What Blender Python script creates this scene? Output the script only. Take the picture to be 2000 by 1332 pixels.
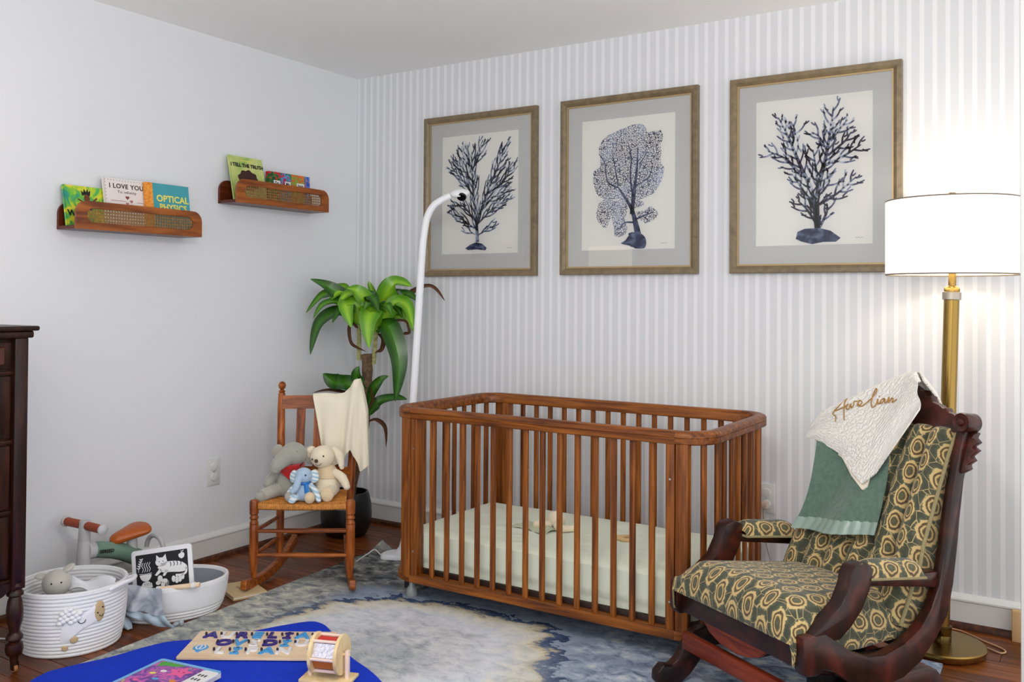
import bpy, bmesh, math, random
from mathutils import Vector, Matrix, noise as mnoise
random.seed(7)
PI = math.pi
scene = bpy.context.scene
for o in list(bpy.data.objects): bpy.data.objects.remove(o)
COL = scene.collection

# ------------------------------------------------------------------ camera
cam_data = bpy.data.cameras.new('camera')
cam = bpy.data.objects.new('camera', cam_data); COL.objects.link(cam)
YAW, PITCH, ROLL = -0.568148, 0.0141205, 0.006435
fw = Vector((math.sin(YAW)*math.cos(PITCH), math.cos(YAW)*math.cos(PITCH), math.sin(PITCH)))
r0 = fw.cross(Vector((0, 0, 1))).normalized(); u0 = r0.cross(fw)
rt = r0*math.cos(ROLL)+u0*math.sin(ROLL); up = u0*math.cos(ROLL)-r0*math.sin(ROLL)
cam.matrix_world = Matrix(((rt.x, up.x, -fw.x, 3.4841), (rt.y, up.y, -fw.y, -3.83715), (rt.z, up.z, -fw.z, 1.22585), (0, 0, 0, 1)))
cam_data.sensor_width = 36.0; cam_data.lens = 1790.757*36/2000
cam_data.shift_x = 0.0; cam_data.shift_y = -109.62/2000
cam_data.clip_start = 0.05
scene.camera = cam

# ------------------------------------------------------------------ light
scene.view_settings.view_transform = 'Standard'; scene.view_settings.look = 'None'
scene.view_settings.gamma = 1.0; scene.view_settings.use_curve_mapping = False
scene.view_settings.exposure = 0.12
world = bpy.data.worlds.new('world'); scene.world = world; world.use_nodes = True
world.node_tree.nodes['Background'].inputs[0].default_value = (0.97, 0.985, 1.0, 1)
world.node_tree.nodes['Background'].inputs[1].default_value = 1.4
def area(name, loc, target, sx, sy, power, color):
    d = bpy.data.lights.new(name, 'AREA'); d.shape = 'RECTANGLE'; d.size = sx; d.size_y = sy; d.energy = power; d.color = color
    o = bpy.data.objects.new(name, d); COL.objects.link(o); o.location = loc
    o.rotation_euler = (Vector(target)-Vector(loc)).to_track_quat('-Z', 'Y').to_euler(); return o
area('fill_behind_camera', (4.0, -5.2, 1.75), (1.2, -0.8, 0.75), 2.0, 1.7, 14, (1.0, 0.985, 0.96))  # added soft fill from behind the camera; no window is built there

# ------------------------------------------------------------------ helpers
def lin(c):
    if isinstance(c, str):
        c = tuple(int(c[i:i+2], 16) for i in (1, 3, 5))
    return tuple((v/255/12.92 if v/255 <= 0.04045 else ((v/255+0.055)/1.055)**2.4) for v in c[:3])+(1.0,)
def newmat(name):
    m = bpy.data.materials.new(name); m.use_nodes = True
    nt = m.node_tree; b = nt.nodes['Principled BSDF']; return m, nt, b
def N(nt, t, **kw):
    n = nt.nodes.new(t)
    for k, v in kw.items(): setattr(n, k, v)
    return n
def math_(nt, op, a, b=None, c=None):
    n = N(nt, 'ShaderNodeMath', operation=op)
    for i, v in enumerate((a, b, c)):
        if v is None: continue
        if isinstance(v, (int, float)): n.inputs[i].default_value = v
        else: nt.links.new(v, n.inputs[i])
    return n.outputs[0]
def ramp(nt, fac, stops, interp='LINEAR'):
    r = N(nt, 'ShaderNodeValToRGB'); r.color_ramp.interpolation = interp
    e = r.color_ramp.elements
    while len(e) < len(stops): e.new(0.5)
    for el, (p, c) in zip(e, stops): el.position = p; el.color = c if len(c) == 4 else lin(c)
    nt.links.new(fac, r.inputs[0]); return r.outputs[0]
def plain(name, col, rough=0.6, metal=0.0, spec=0.5, bump=0.0, bscale=200, emit=None, estr=0, coat=0, trans=0, var=0.0, sheen=0):
    m, nt, b = newmat(name)
    b.inputs['Base Color'].default_value = lin(col); b.inputs['Roughness'].default_value = rough
    b.inputs['Metallic'].default_value = metal; b.inputs['Specular IOR Level'].default_value = spec
    b.inputs['Coat Weight'].default_value = coat; b.inputs['Transmission Weight'].default_value = trans
    b.inputs['Sheen Weight'].default_value = sheen
    if emit: b.inputs['Emission Color'].default_value = lin(emit); b.inputs['Emission Strength'].default_value = estr
    if bump or var:
        tc = N(nt, 'ShaderNodeTexCoord'); nz = N(nt, 'ShaderNodeTexNoise'); nz.inputs['Scale'].default_value = bscale; nz.inputs['Detail'].default_value = 4
        nt.links.new(tc.outputs['Object'], nz.inputs['Vector'])
        if bump:
            bp = N(nt, 'ShaderNodeBump'); bp.inputs['Strength'].default_value = bump; bp.inputs['Distance'].default_value = 0.004
            nt.links.new(nz.outputs['Fac'], bp.inputs['Height']); nt.links.new(bp.outputs[0], b.inputs['Normal'])
        if var:
            c = lin(col); lo = tuple(v*(1-var) for v in c[:3])+(1,); hi = tuple(min(1, v*(1+var)) for v in c[:3])+(1,)
            nt.links.new(ramp(nt, nz.outputs['Fac'], [(0.35, lo), (0.65, hi)]), b.inputs['Base Color'])
    return m
def wood(name, dark, mid, light, scale=(60, 60, 5), rough=0.42, coat=0.06, bump=0.08, knots=False, spec=0.32):
    m, nt, b = newmat(name)
    tc = N(nt, 'ShaderNodeTexCoord'); oi = N(nt, 'ShaderNodeObjectInfo')
    mp = N(nt, 'ShaderNodeMapping'); mp.inputs['Scale'].default_value = scale
    nt.links.new(tc.outputs['Object'], mp.inputs['Vector'])
    add = N(nt, 'ShaderNodeVectorMath', operation='ADD'); mul = N(nt, 'ShaderNodeVectorMath', operation='SCALE')
    cv = N(nt, 'ShaderNodeCombineXYZ')
    for i in range(3): nt.links.new(oi.outputs['Random'], cv.inputs[i])
    mul.inputs['Scale'].default_value = 37.0; nt.links.new(cv.outputs[0], mul.inputs[0])
    nt.links.new(mp.outputs[0], add.inputs[0]); nt.links.new(mul.outputs[0], add.inputs[1])
    nz = N(nt, 'ShaderNodeTexNoise'); nz.inputs['Scale'].default_value = 1.0; nz.inputs['Detail'].default_value = 6; nz.inputs['Distortion'].default_value = 0.6
    nt.links.new(add.outputs[0], nz.inputs['Vector'])
    f = math_(nt, 'MULTIPLY_ADD', oi.outputs['Random'], 0.12, math_(nt, 'SUBTRACT', nz.outputs['Fac'], 0.06))
    nt.links.new(ramp(nt, f, [(0.3, dark), (0.5, mid), (0.72, light)]), b.inputs['Base Color'])
    b.inputs['Roughness'].default_value = rough; b.inputs['Coat Weight'].default_value = coat; b.inputs['Coat Roughness'].default_value = 0.25
    b.inputs['Specular IOR Level'].default_value = spec
    bp = N(nt, 'ShaderNodeBump'); bp.inputs['Strength'].default_value = bump; bp.inputs['Distance'].default_value = 0.002
    nt.links.new(nz.outputs['Fac'], bp.inputs['Height']); nt.links.new(bp.outputs[0], b.inputs['Normal'])
    return m

class MB:
    def __init__(s): s.v = []; s.f = []; s.uv = {}; s.m = []
    def add(s, vs, fs, uvs=None, mi=0):
        o = len(s.v); s.v += [Vector(v) for v in vs]
        for k, f in enumerate(fs):
            if uvs: s.uv[len(s.f)] = [uvs[i] for i in f]
            s.f.append([i+o for i in f]); s.m.append(mi)
        return s
    def box(s, c, d, R=None, mi=0):
        c = Vector(c); h = Vector(d)*0.5; vs = []
        for x in (-1, 1):
            for y in (-1, 1):
                for z in (-1, 1):
                    q = Vector((x*h.x, y*h.y, z*h.z)); vs.append(c+(R @ q if R else q))
        return s.add(vs, [(0, 1, 3, 2), (4, 6, 7, 5), (0, 4, 5, 1), (2, 3, 7, 6), (0, 2, 6, 4), (1, 5, 7, 3)], mi=mi)
    def bb(s, a, b, mi=0):
        a = Vector(a); b = Vector(b); return s.box((a+b)*0.5, (abs(b.x-a.x), abs(b.y-a.y), abs(b.z-a.z)), mi=mi)
    def tube(s, path, rad, n=12, caps=True, mi=0, flat=1.0, upv=None, closed=False):
        path = [Vector(p) for p in path]; k = len(path)
        if not hasattr(rad, '__len__'): rad = [rad]*k
        ts = []
        for i in range(k):
            if closed: t = path[(i+1) % k]-path[i-1]
            else: t = path[min(i+1, k-1)]-path[max(i-1, 0)]
            ts.append(t.normalized())
        ref = Vector(upv) if upv else (Vector((0, 0, 1)) if abs(ts[0].z) < 0.9 else Vector((1, 0, 0)))
        a = (ref-ts[0]*ref.dot(ts[0])).normalized(); vs = []; fs = []
        for i in range(k):
            t = ts[i]; a = (a-t*a.dot(t))
            a = a.normalized() if a.length > 1e-6 else t.orthogonal().normalized()
            if upv:
                w = Vector(upv)-t*Vector(upv).dot(t)
                if w.length > 1e-3: a = w.normalized()
            b = t.cross(a)
            for j in range(n):
                g = 2*PI*j/n; vs.append(path[i]+(a*math.cos(g)*flat+b*math.sin(g))*rad[i])
        for i in range(k if closed else k-1):
            i2 = (i+1) % k
            for j in range(n):
                j2 = (j+1) % n; fs.append((i*n+j, i*n+j2, i2*n+j2, i2*n+j))
        if caps and not closed: fs.append(tuple(reversed(range(n)))); fs.append(tuple((k-1)*n+j for j in range(n)))
        return s.add(vs, fs, mi=mi)
    def lathe(s, prof, c=(0, 0, 0), axis=(0, 0, 1), n=24, mi=0):
        ax = Vector(axis).normalized(); q = Vector((0, 0, 1)).rotation_difference(ax); c = Vector(c); vs = []; fs = []
        k = len(prof)
        for r, z in prof:
            for j in range(n):
                g = 2*PI*j/n; vs.append(c+q @ Vector((max(r, 1e-5)*math.cos(g), max(r, 1e-5)*math.sin(g), z)))
        for i in range(k-1):
            for j in range(n):
                j2 = (j+1) % n; fs.append((i*n+j, i*n+j2, (i+1)*n+j2, (i+1)*n+j))
        if prof[0][0] > 1e-4: fs.append(tuple(reversed(range(n))))
        if prof[-1][0] > 1e-4: fs.append(tuple((k-1)*n+j for j in range(n)))
        return s.add(vs, fs, mi=mi)
    def ell(s, c, r, R=None, nu=20, nv=12, mi=0):
        c = Vector(c); vs = []; fs = []
        for i in range(nv+1):
            a = PI*i/nv
            for j in range(nu):
                g = 2*PI*j/nu; q = Vector((r[0]*math.sin(a)*math.cos(g), r[1]*math.sin(a)*math.sin(g), r[2]*math.cos(a)))
                vs.append(c+(R @ q if R else q))
        for i in range(nv):
            for j in range(nu):
                j2 = (j+1) % nu; fs.append((i*nu+j, (i+1)*nu+j, (i+1)*nu+j2, i*nu+j2))
        return s.add(vs, fs, mi=mi)
    def prism(s, poly, f0, f1, mi=0):
        # poly: 2-D points; f0, f1: maps from 2-D to the two faces
        k = len(poly); vs = [f0(*p) for p in poly]+[f1(*p) for p in poly]
        fs = [tuple(range(k)), tuple(reversed(range(k, 2*k)))]+[(i, k+i, k+(i+1) % k, (i+1) % k) for i in range(k)]
        return s.add(vs, fs, mi=mi)
    def sweep(s, path, prof, closed=False, mi=0):
        # prof: (out, up) pairs; path lies level, out = right of travel
        path = [Vector(p) for p in path]; k = len(path); n = len(prof); vs = []; fs = []
        for i in range(k):
            t = (path[(i+1) % k]-path[i-1]) if closed else (path[min(i+1, k-1)]-path[max(i-1, 0)])
            t.z = 0; t.normalize(); o = Vector((t.y, -t.x, 0))
            if not closed and 0 < i < k-1 or closed:
                e1 = (path[i]-path[i-1]).normalized(); o = o/max(0.5, o.dot(Vector((e1.y, -e1.x, 0))))
            for a, b in prof: vs.append(path[i]+o*a+Vector((0, 0, b)))
        for i in range(k if closed else k-1):
            i2 = (i+1) % k
            for j in range(n): fs.append((i*n+j, i*n+(j+1) % n, i2*n+(j+1) % n, i2*n+j))
        if not closed: fs.append(tuple(reversed(range(n)))); fs.append(tuple((k-1)*n+j for j in range(n)))
        return s.add(vs, fs, mi=mi)
    def sheet(s, P, nu, nv, thick=0.0, su=1.0, sv=1.0, mi=0, wrap=False):
        g = [[Vector(P(i/nu, j/nv)) for j in range(nv+1)] for i in range(nu+1)]
        idx = lambda i, j: i*(nv+1)+j
        vs = [g[i][j] for i in range(nu+1) for j in range(nv+1)]; uv = [(i/nu*su, j/nv*sv) for i in range(nu+1) for j in range(nv+1)]
        fs = [(idx(i, j), idx(i+1, j), idx(i+1, j+1), idx(i, j+1)) for i in range(nu) for j in range(nv)]
        if thick:
            nrm = []
            for i in range(nu+1):
                for j in range(nv+1):
                    a = g[min(i+1, nu)][j]-g[max(i-1, 0)][j]; b = g[i][min(j+1, nv)]-g[i][max(j-1, 0)]
                    c = a.cross(b); nrm.append(c.normalized() if c.length > 1e-12 else Vector((0, 0, 1)))
            o = len(vs); vs = vs+[v-nn*thick for v, nn in zip(vs, nrm)]; uv = uv+uv
            fs2 = [tuple(reversed([q+o for q in f])) for f in fs]; ed = []
            if not wrap:
                for j in range(nv): ed.append((idx(0, j), idx(0, j+1), idx(0, j+1)+o, idx(0, j)+o)); ed.append((idx(nu, j+1), idx(nu, j), idx(nu, j)+o, idx(nu, j+1)+o))
            for i in range(nu): ed.append((idx(i+1, 0), idx(i, 0), idx(i, 0)+o, idx(i+1, 0)+o)); ed.append((idx(i, nv), idx(i+1, nv), idx(i+1, nv)+o, idx(i, nv)+o))
            fs = fs+fs2+ed
        return s.add(vs, fs, uv, mi=mi)
    def mesh(s, name, mats, bevel=0, seg=2, smooth=True, merge=False, ang=40):
        me = bpy.data.meshes.new(name)
        bm = bmesh.new(); vv = [bm.verts.new(v) for v in s.v]; bm.verts.ensure_lookup_table()
        ul = bm.loops.layers.uv.new('UVMap') if s.uv else None
        for k, f in enumerate(s.f):
            try: fc = bm.faces.new([vv[i] for i in f])
            except ValueError: continue
            fc.material_index = s.m[k]
            if ul and k in s.uv:
                for lp, u in zip(fc.loops, s.uv[k]): lp[ul].uv = u
        if merge: bmesh.ops.remove_doubles(bm, verts=bm.verts, dist=1e-5)
        if not s.uv: bmesh.ops.recalc_face_normals(bm, faces=bm.faces)
        if bevel:
            es = [e for e in bm.edges if len(e.link_faces) == 2 and e.calc_face_angle(0) > math.radians(28)]
            bmesh.ops.bevel(bm, geom=es, offset=bevel, segments=seg, profile=0.5, affect='EDGES', clamp_overlap=True)
        for fc in bm.faces: fc.smooth = smooth
        bm.to_mesh(me); bm.free()
        if smooth: me.set_sharp_from_angle(angle=math.radians(ang))
        for m in (mats if isinstance(mats, (list, tuple)) else [mats]): me.materials.append(m)
        return me
    def build(s, name, mats, parent=None, loc=None, **kw):
        o = bpy.data.objects.new(name, s.mesh(name, mats, **kw)); COL.objects.link(o)
        if parent: o.parent = parent
        if loc: o.location = loc
        return o
def tag(o, label, cat, group=None):
    o['label'] = label; o['category'] = cat
    if group: o['group'] = group
    return o
def struct(o): o['kind'] = 'structure'; return o
def thing(name, label, cat, loc=(0, 0, 0), rz=0, group=None, rot=None):
    o = bpy.data.objects.new(name, None); COL.objects.link(o); o.empty_display_size = 0.05
    o.location = loc; o.rotation_euler = rot if rot else (0, 0, rz); return tag(o, label, cat, group)
def inst(src, parent, loc=None, rz=None, scale=None):
    o = src.copy(); COL.objects.link(o); o.parent = parent
    if loc: o.location = loc
    if rz is not None: o.rotation_euler = (0, 0, rz)
    if scale: o.scale = scale
    return o
def text_mesh(body, size, extrude=0.0, bold=0.0, shear=0.0, align='CENTER', spacing=1.0):
    c = bpy.data.curves.new('t', 'FONT'); c.body = body; c.size = size; c.extrude = extrude; c.offset = bold; c.shear = shear
    c.align_x = align; c.align_y = 'CENTER'; c.space_character = spacing; c.resolution_u = 3
    o = bpy.data.objects.new('t', c); COL.objects.link(o); bpy.context.view_layer.update()
    me = bpy.data.meshes.new_from_object(o.evaluated_get(bpy.context.evaluated_depsgraph_get()))
    bpy.data.objects.remove(o); return me
def text(name, body, size, mat, parent, M, extrude=0.0003, bold=0.0, shear=0.0, align='CENTER', spacing=1.0):
    me = text_mesh(body, size, extrude, bold, shear, align, spacing); me.name = name; me.materials.clear(); me.materials.append(mat)
    o = bpy.data.objects.new(name, me); COL.objects.link(o); o.parent = parent; o.matrix_local = M; return o
def frameM(o, x, y):
    x = Vector(x).normalized(); y = Vector(y); y = (y-x*y.dot(x)).normalized(); z = x.cross(y); o = Vector(o)
    return Matrix(((x.x, y.x, z.x, o.x), (x.y, y.y, z.y, o.y), (x.z, y.z, z.z, o.z), (0, 0, 0, 1)))
def bez(pts, n):
    # Catmull-Rom through points
    pts = [Vector(p) for p in pts]; out = []
    for i in range(len(pts)-1):
        a, b, c, d = pts[max(i-1, 0)], pts[i], pts[i+1], pts[min(i+2, len(pts)-1)]
        for k in range(n):
            t = k/n; out.append(0.5*((2*b)+(c-a)*t+(2*a-5*b+4*c-d)*t*t+(3*b-a-3*c+d)*t**3))
    out.append(pts[-1]); return out
def lerp(a, b, t): return a+(b-a)*t
def interp(pts, s):
    # piecewise-linear through evenly spaced tuples
    k = len(pts)-1; x = min(max(s, 0), 1)*k; i = min(int(x), k-1); t = x-i
    return tuple(lerp(a, b, t) for a, b in zip(pts[i], pts[i+1]))
def nz(x, y=0, z=0): return mnoise.noise(Vector((x, y, z)))
def uvpoly(mb, poly, f, mi=0):
    mb.add([f(*p) for p in poly], [tuple(range(len(poly)))], mi=mi)
def circ(cx, cy, rx, ry=None, n=18, a0=0): return [(cx+rx*math.cos(2*PI*i/n+a0), cy+(ry or rx)*math.sin(2*PI*i/n+a0)) for i in range(n)]
def rrect(x0, y0, x1, y1, r, n=5):
    o = []
    for cx, cy, a in ((x1-r, y1-r, 0), (x0+r, y1-r, PI/2), (x0+r, y0+r, PI), (x1-r, y0+r, 1.5*PI)):
        for i in range(n+1): o.append((cx+r*math.cos(a+PI/2*i/n), cy+r*math.sin(a+PI/2*i/n)))
    return o
# ------------------------------------------------------------------ materials
M = {}
M['wall'] = plain('wall_paint', (230, 232, 236), 0.75, spec=0.25, bump=0.02, bscale=120)
M['ceil'] = plain('ceiling_paint', (248, 248, 247), 0.9, spec=0.1)
M['trim'] = plain('white_trim_paint', (226, 226, 224), 0.45)
M['shoe'] = wood('shoe_moulding_wood', (48, 24, 12), (78, 40, 20), (110, 62, 32), (40, 40, 40), 0.4)
m, nt, b = newmat('striped_wallpaper'); M['paper'] = m
tc = N(nt, 'ShaderNodeTexCoord'); sx = N(nt, 'ShaderNodeSeparateXYZ'); nt.links.new(tc.outputs['Object'], sx.inputs[0])
ph = math_(nt, 'FRACT', math_(nt, 'ADD', math_(nt, 'DIVIDE', math_(nt, 'SUBTRACT', sx.outputs[0], 0.015), 0.046), 100.5))
dist = math_(nt, 'ABSOLUTE', math_(nt, 'SUBTRACT', ph, 0.5))
nzt = N(nt, 'ShaderNodeTexNoise'); nzt.inputs['Scale'].default_value = 60; nt.links.new(tc.outputs['Object'], nzt.inputs['Vector'])
dist = math_(nt, 'ADD', dist, math_(nt, 'MULTIPLY', math_(nt, 'SUBTRACT', nzt.outputs['Fac'], 0.5), 0.02))
nt.links.new(ramp(nt, dist, [(0.165, (235, 236, 239)), (0.20, (219, 221, 225))]), b.inputs['Base Color']); b.inputs['Roughness'].default_value = 0.62
b.inputs['Specular IOR Level'].default_value = 0.3

# floor boards: colour varies from board to board
m, nt, b = newmat('stained_oak_boards'); M['floor'] = m
tc = N(nt, 'ShaderNodeTexCoord'); oi = N(nt, 'ShaderNodeObjectInfo')
mp = N(nt, 'ShaderNodeMapping'); mp.inputs['Scale'].default_value = (3.0, 60, 20); nt.links.new(tc.outputs['Object'], mp.inputs[0])
cv = N(nt, 'ShaderNodeCombineXYZ'); nt.links.new(math_(nt, 'MULTIPLY', oi.outputs['Random'], 50), cv.inputs[0]); nt.links.new(math_(nt, 'MULTIPLY', oi.outputs['Random'], 91), cv.inputs[1])
ad = N(nt, 'ShaderNodeVectorMath', operation='ADD'); nt.links.new(mp.outputs[0], ad.inputs[0]); nt.links.new(cv.outputs[0], ad.inputs[1])
n1 = N(nt, 'ShaderNodeTexNoise'); n1.inputs['Scale'].default_value = 1; n1.inputs['Detail'].default_value = 7; n1.inputs['Distortion'].default_value = 0.8; nt.links.new(ad.outputs[0], n1.inputs['Vector'])
fv = math_(nt, 'ADD', math_(nt, 'MULTIPLY', n1.outputs['Fac'], 0.75), math_(nt, 'MULTIPLY', oi.outputs['Random'], 0.16))
nt.links.new(ramp(nt, fv, [(0.25, (58, 26, 8)), (0.45, (108, 54, 18)), (0.68, (158, 88, 34))]), b.inputs['Base Color'])
b.inputs['Roughness'].default_value = 0.36; b.inputs['Coat Weight'].default_value = 0.05; b.inputs['Specular IOR Level'].default_value = 0.35

# ------------------------------------------------------------------ the room
XR, YF, HC = 4.3, -5.6, 2.44
struct(MB().bb((-0.12, YF, -0.1), (0, 0.12, HC+0.1)).build('wall_left', M['wall'], smooth=False))
struct(MB().bb((0, 0, -0.1), (XR, 0.12, HC+0.1)).build('wall_back', M['paper'], smooth=False))
struct(MB().bb((0, YF, HC), (XR, 0, HC+0.1)).build('ceiling', M['ceil'], smooth=False))
floor = struct(MB().bb((0, YF, -0.08), (XR, 0, -0.018)).build('floor', M['shoe'], smooth=False))
PW = 0.0762
plank_src = None
y = 0.0; rnd = random.Random(3)
while y > YF+PW:
    x = -rnd.random()*1.0
    while x < XR:
        L = rnd.uniform(1.0, 1.9); x0 = max(x, 0.0); x1 = min(x+L, XR)
        if x1-x0 > 0.05:
            if plank_src is None:
                plank_src = MB().bb((-0.5, -PW/2+0.0007, -0.018), (0.5, PW/2-0.0007, 0)).build('plank', M['floor'], floor, bevel=0.0012, seg=1, smooth=False)
                pl = plank_src
            else: pl = inst(plank_src, floor)
            pl.location = ((x0+x1)/2, y-PW/2, 0); pl.scale = (x1-x0-0.0012, 1, 1)
        x += L
    y -= PW
# baseboards with a moulded cap and a brown shoe
BP = [(0.0, 0.0), (-0.016, 0.0), (-0.016, 0.098), (-0.021, 0.102), (-0.021, 0.108), (-0.017, 0.113), (-0.008, 0.122), (0.0, 0.126)]
SP = [(-0.016, 0.0), (-0.034, 0.0), (-0.0335, 0.008), (-0.030, 0.016), (-0.023, 0.021), (-0.016, 0.023)]
def board(name, prof, mat, side):
    mb = MB(); n = len(prof)
    if side == 'left': ends = [[(-a, 0.0+a*1.0, z) for a, z in prof], [(-a, YF, z) for a, z in prof]]
    else: ends = [[(-a, a, z) for a, z in prof], [(XR, a, z) for a, z in prof]]
    vs = ends[0]+ends[1]; fs = [(i, (i+1) % n, n+(i+1) % n, n+i) for i in range(n)]+[tuple(range(n)), tuple(reversed(range(n, 2*n)))]
    mb.add(vs, fs); return struct(mb.build(name, mat, smooth=True, ang=25))
board('baseboard_left', BP, M['trim'], 'left'); board('baseboard_back', BP, M['trim'], 'back')
board('trim_1', SP, M['shoe'], 'left'); board('trim_2', SP, M['shoe'], 'back')
# white door casing whose edge closes the right of the view
struct(MB().bb((3.3095, -1.02, 0), (3.42, -0.98, HC)).build('trim_3', plain('door_casing_paint', (222, 224, 222), 0.5), bevel=0.004, seg=2))

# added ceiling fixture, unseen above the view, to even out wall and corner light
cl_ = thing('added_ceiling_light', 'added opal glass bowl light on the ceiling, unseen above the view, for fill', 'added fill light', (2.65, -2.6, HC))
MB().lathe([(0.05, -0.0005), (0.055, -0.02), (0.012, -0.03), (0.010, -0.20)], n=24).build('stem', plain('brass_stem', (170, 140, 84), 0.35, 1.0), cl_)
MB().lathe([(0.0, -0.30), (0.05, -0.295), (0.10, -0.265), (0.12, -0.225), (0.118, -0.222), (0.098, -0.262), (0.05, -0.29), (0, -0.295)], n=32).build('bowl', plain('opal_glass', (250, 248, 242), 0.4, emit=(255, 248, 236), estr=1.5), cl_)
ld = bpy.data.lights.new('ceiling_fill', 'POINT'); ld.energy = 32; ld.color = (1.0, 0.965, 0.92); ld.shadow_soft_size = 0.12
lo = bpy.data.objects.new('ceiling_fill', ld); COL.objects.link(lo); lo.parent = cl_; lo.location = (0, 0, -0.44)

# ------------------------------------------------------------------ dresser at the left edge
dk = dict(dark=(22, 8, 4), mid=(42, 17, 9), light=(66, 28, 15))
M['dresser'] = wood('dark_walnut', dk['dark'], dk['mid'], dk['light'], (50, 50, 6), 0.38, 0.08)
M['dresser_panel'] = wood('walnut_panel', (36, 14, 6), (66, 28, 13), (90, 42, 20), (30, 30, 5), 0.38, 0.08)
M['brass_wheel'] = plain('worn_wood_wheel', (150, 95, 55), 0.5)
DW = 1.08   # width along the wall
d = thing('dresser', 'tall dark walnut dresser with panelled drawers and turned legs at left edge', 'dresser', (0.29, -2.155-DW/2, 0))
hx, hy = 0.245, DW/2
mb = MB().bb((-hx+0.01, -hy+0.02, 0.30), (hx-0.02, hy-0.02, 1.085)); mb.build('carcass', M['dresser'], d, bevel=0.003)
mb = MB().bb((-hx-0.015, -hy-0.03, 1.108), (hx+0.022, hy+0.026, 1.124)); mb.bb((-hx-0.005, -hy-0.015, 1.085), (hx+0.012, hy+0.012, 1.108)); mb.build('top', M['dresser'], d, bevel=0.006, seg=3)
for sx_ in (-1, 1):
    for sy_ in (-1, 1):
        px, py = sx_*(hx-0.022), sy_*(hy-0.022)
        MB().bb((px-0.022, py-0.022, 0.27), (px+0.022, py+0.022, 1.085)).build('corner_post', M['dresser'], d, bevel=0.003)
        lg = MB().lathe([(0.024, 0.29), (0.026, 0.28), (0.018, 0.268), (0.026, 0.258), (0.026, 0.25), (0.017, 0.244), (0.022, 0.232), (0.026, 0.20), (0.025, 0.17), (0.018, 0.145), (0.0165, 0.13), (0.026, 0.118), (0.026, 0.108), (0.016, 0.10), (0.026, 0.092), (0.028, 0.075), (0.024, 0.058), (0.014, 0.05), (0.012, 0.034)], (px, py, 0), n=20).build('leg', M['dresser'], d)
        cs = MB().lathe([(0.008, 0.05), (0.012, 0.036), (0.010, 0.02)], (px, py, 0), n=12); cs.bb((px-0.004, py-0.010, 0.008), (px+0.012, py-0.007, 0.034)); cs.bb((px-0.004, py+0.007, 0.008), (px+0.012, py+0.010, 0.034)); cs.build('caster_fork', M['dresser'], d)
        MB().lathe([(0.0, -0.006), (0.011, -0.006), (0.0125, 0), (0.011, 0.006), (0, 0.006)], (px+0.004, py, 0.0126), (0, 1, 0), 16).build('caster_wheel', M['brass_wheel'], d)
zs = [(1.072, 0.985), (0.962, 0.762), (0.737, 0.535), (0.510, 0.312)]
for zt, zb in zs:
    dr = MB().bb((hx-0.03, -hy+0.05, zb), (hx-0.012, hy-0.05, zt)).build('drawer', M['dresser'], d, bevel=0.003)
    ins = 0.022 if zt-zb > 0.1 else 0.014
    MB().bb((hx-0.014, -hy+0.05+ins*1.6, zb+ins), (hx-0.008, hy-0.05-ins*1.6, zt-ins)).build('drawer_panel', M['dresser_panel'], dr, bevel=0.004, seg=1)
    for s_ in (-1, 1):
        MB().lathe([(0.006, 0), (0.006, 0.012), (0.016, 0.018), (0.016, 0.026), (0.0, 0.03)], (hx-0.012, s_*0.28, (zt+zb)/2), (1, 0, 0), 16).build('knob', M['dresser'], dr)
    MB().bb((hx-0.03, -hy+0.04, zb-0.020), (hx-0.010, hy-0.04, zb-0.006)).build('drawer_rail', M['dresser'], d, bevel=0.004)
ap = [(-hy+0.04, 0.30)]+[(-hy+0.04+(2*hy-0.08)*t, 0.275-0.045*(abs(math.sin(t*3*PI))**0.6)) for t in [i/40 for i in range(41)]]+[(hy-0.04, 0.30)]
MB().prism(ap, lambda a, z: (hx-0.03, a, z), lambda a, z: (hx-0.012, a, z)).build('apron', M['dresser'], d, smooth=False)
# lamp that stands on the dresser, seen in the picture glass
tl = thing('table_lamp', 'cream drum-shaded table lamp standing on the dresser, seen only in the picture glass', 'lamp', (0.30, -2.6, 1.1245))
M['shade_lit'] = plain('lit_linen_shade', (250, 244, 232), 0.9, emit=(255, 240, 214), estr=2.6)
MB().lathe([(0.07, 0), (0.07, 0.015), (0.03, 0.03), (0.05, 0.10), (0.055, 0.15), (0.03, 0.22), (0.012, 0.24), (0.012, 0.30)], n=24).build('lamp_base', plain('ceramic', (200, 196, 188), 0.25), tl)
MB().sheet(lambda u, v: (0.165*math.cos(-2*PI*u), 0.165*math.sin(-2*PI*u), 0.27+0.23*v), 40, 2, 0.003, wrap=True).build('lamp_shade', M['shade_lit'], tl)

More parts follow.
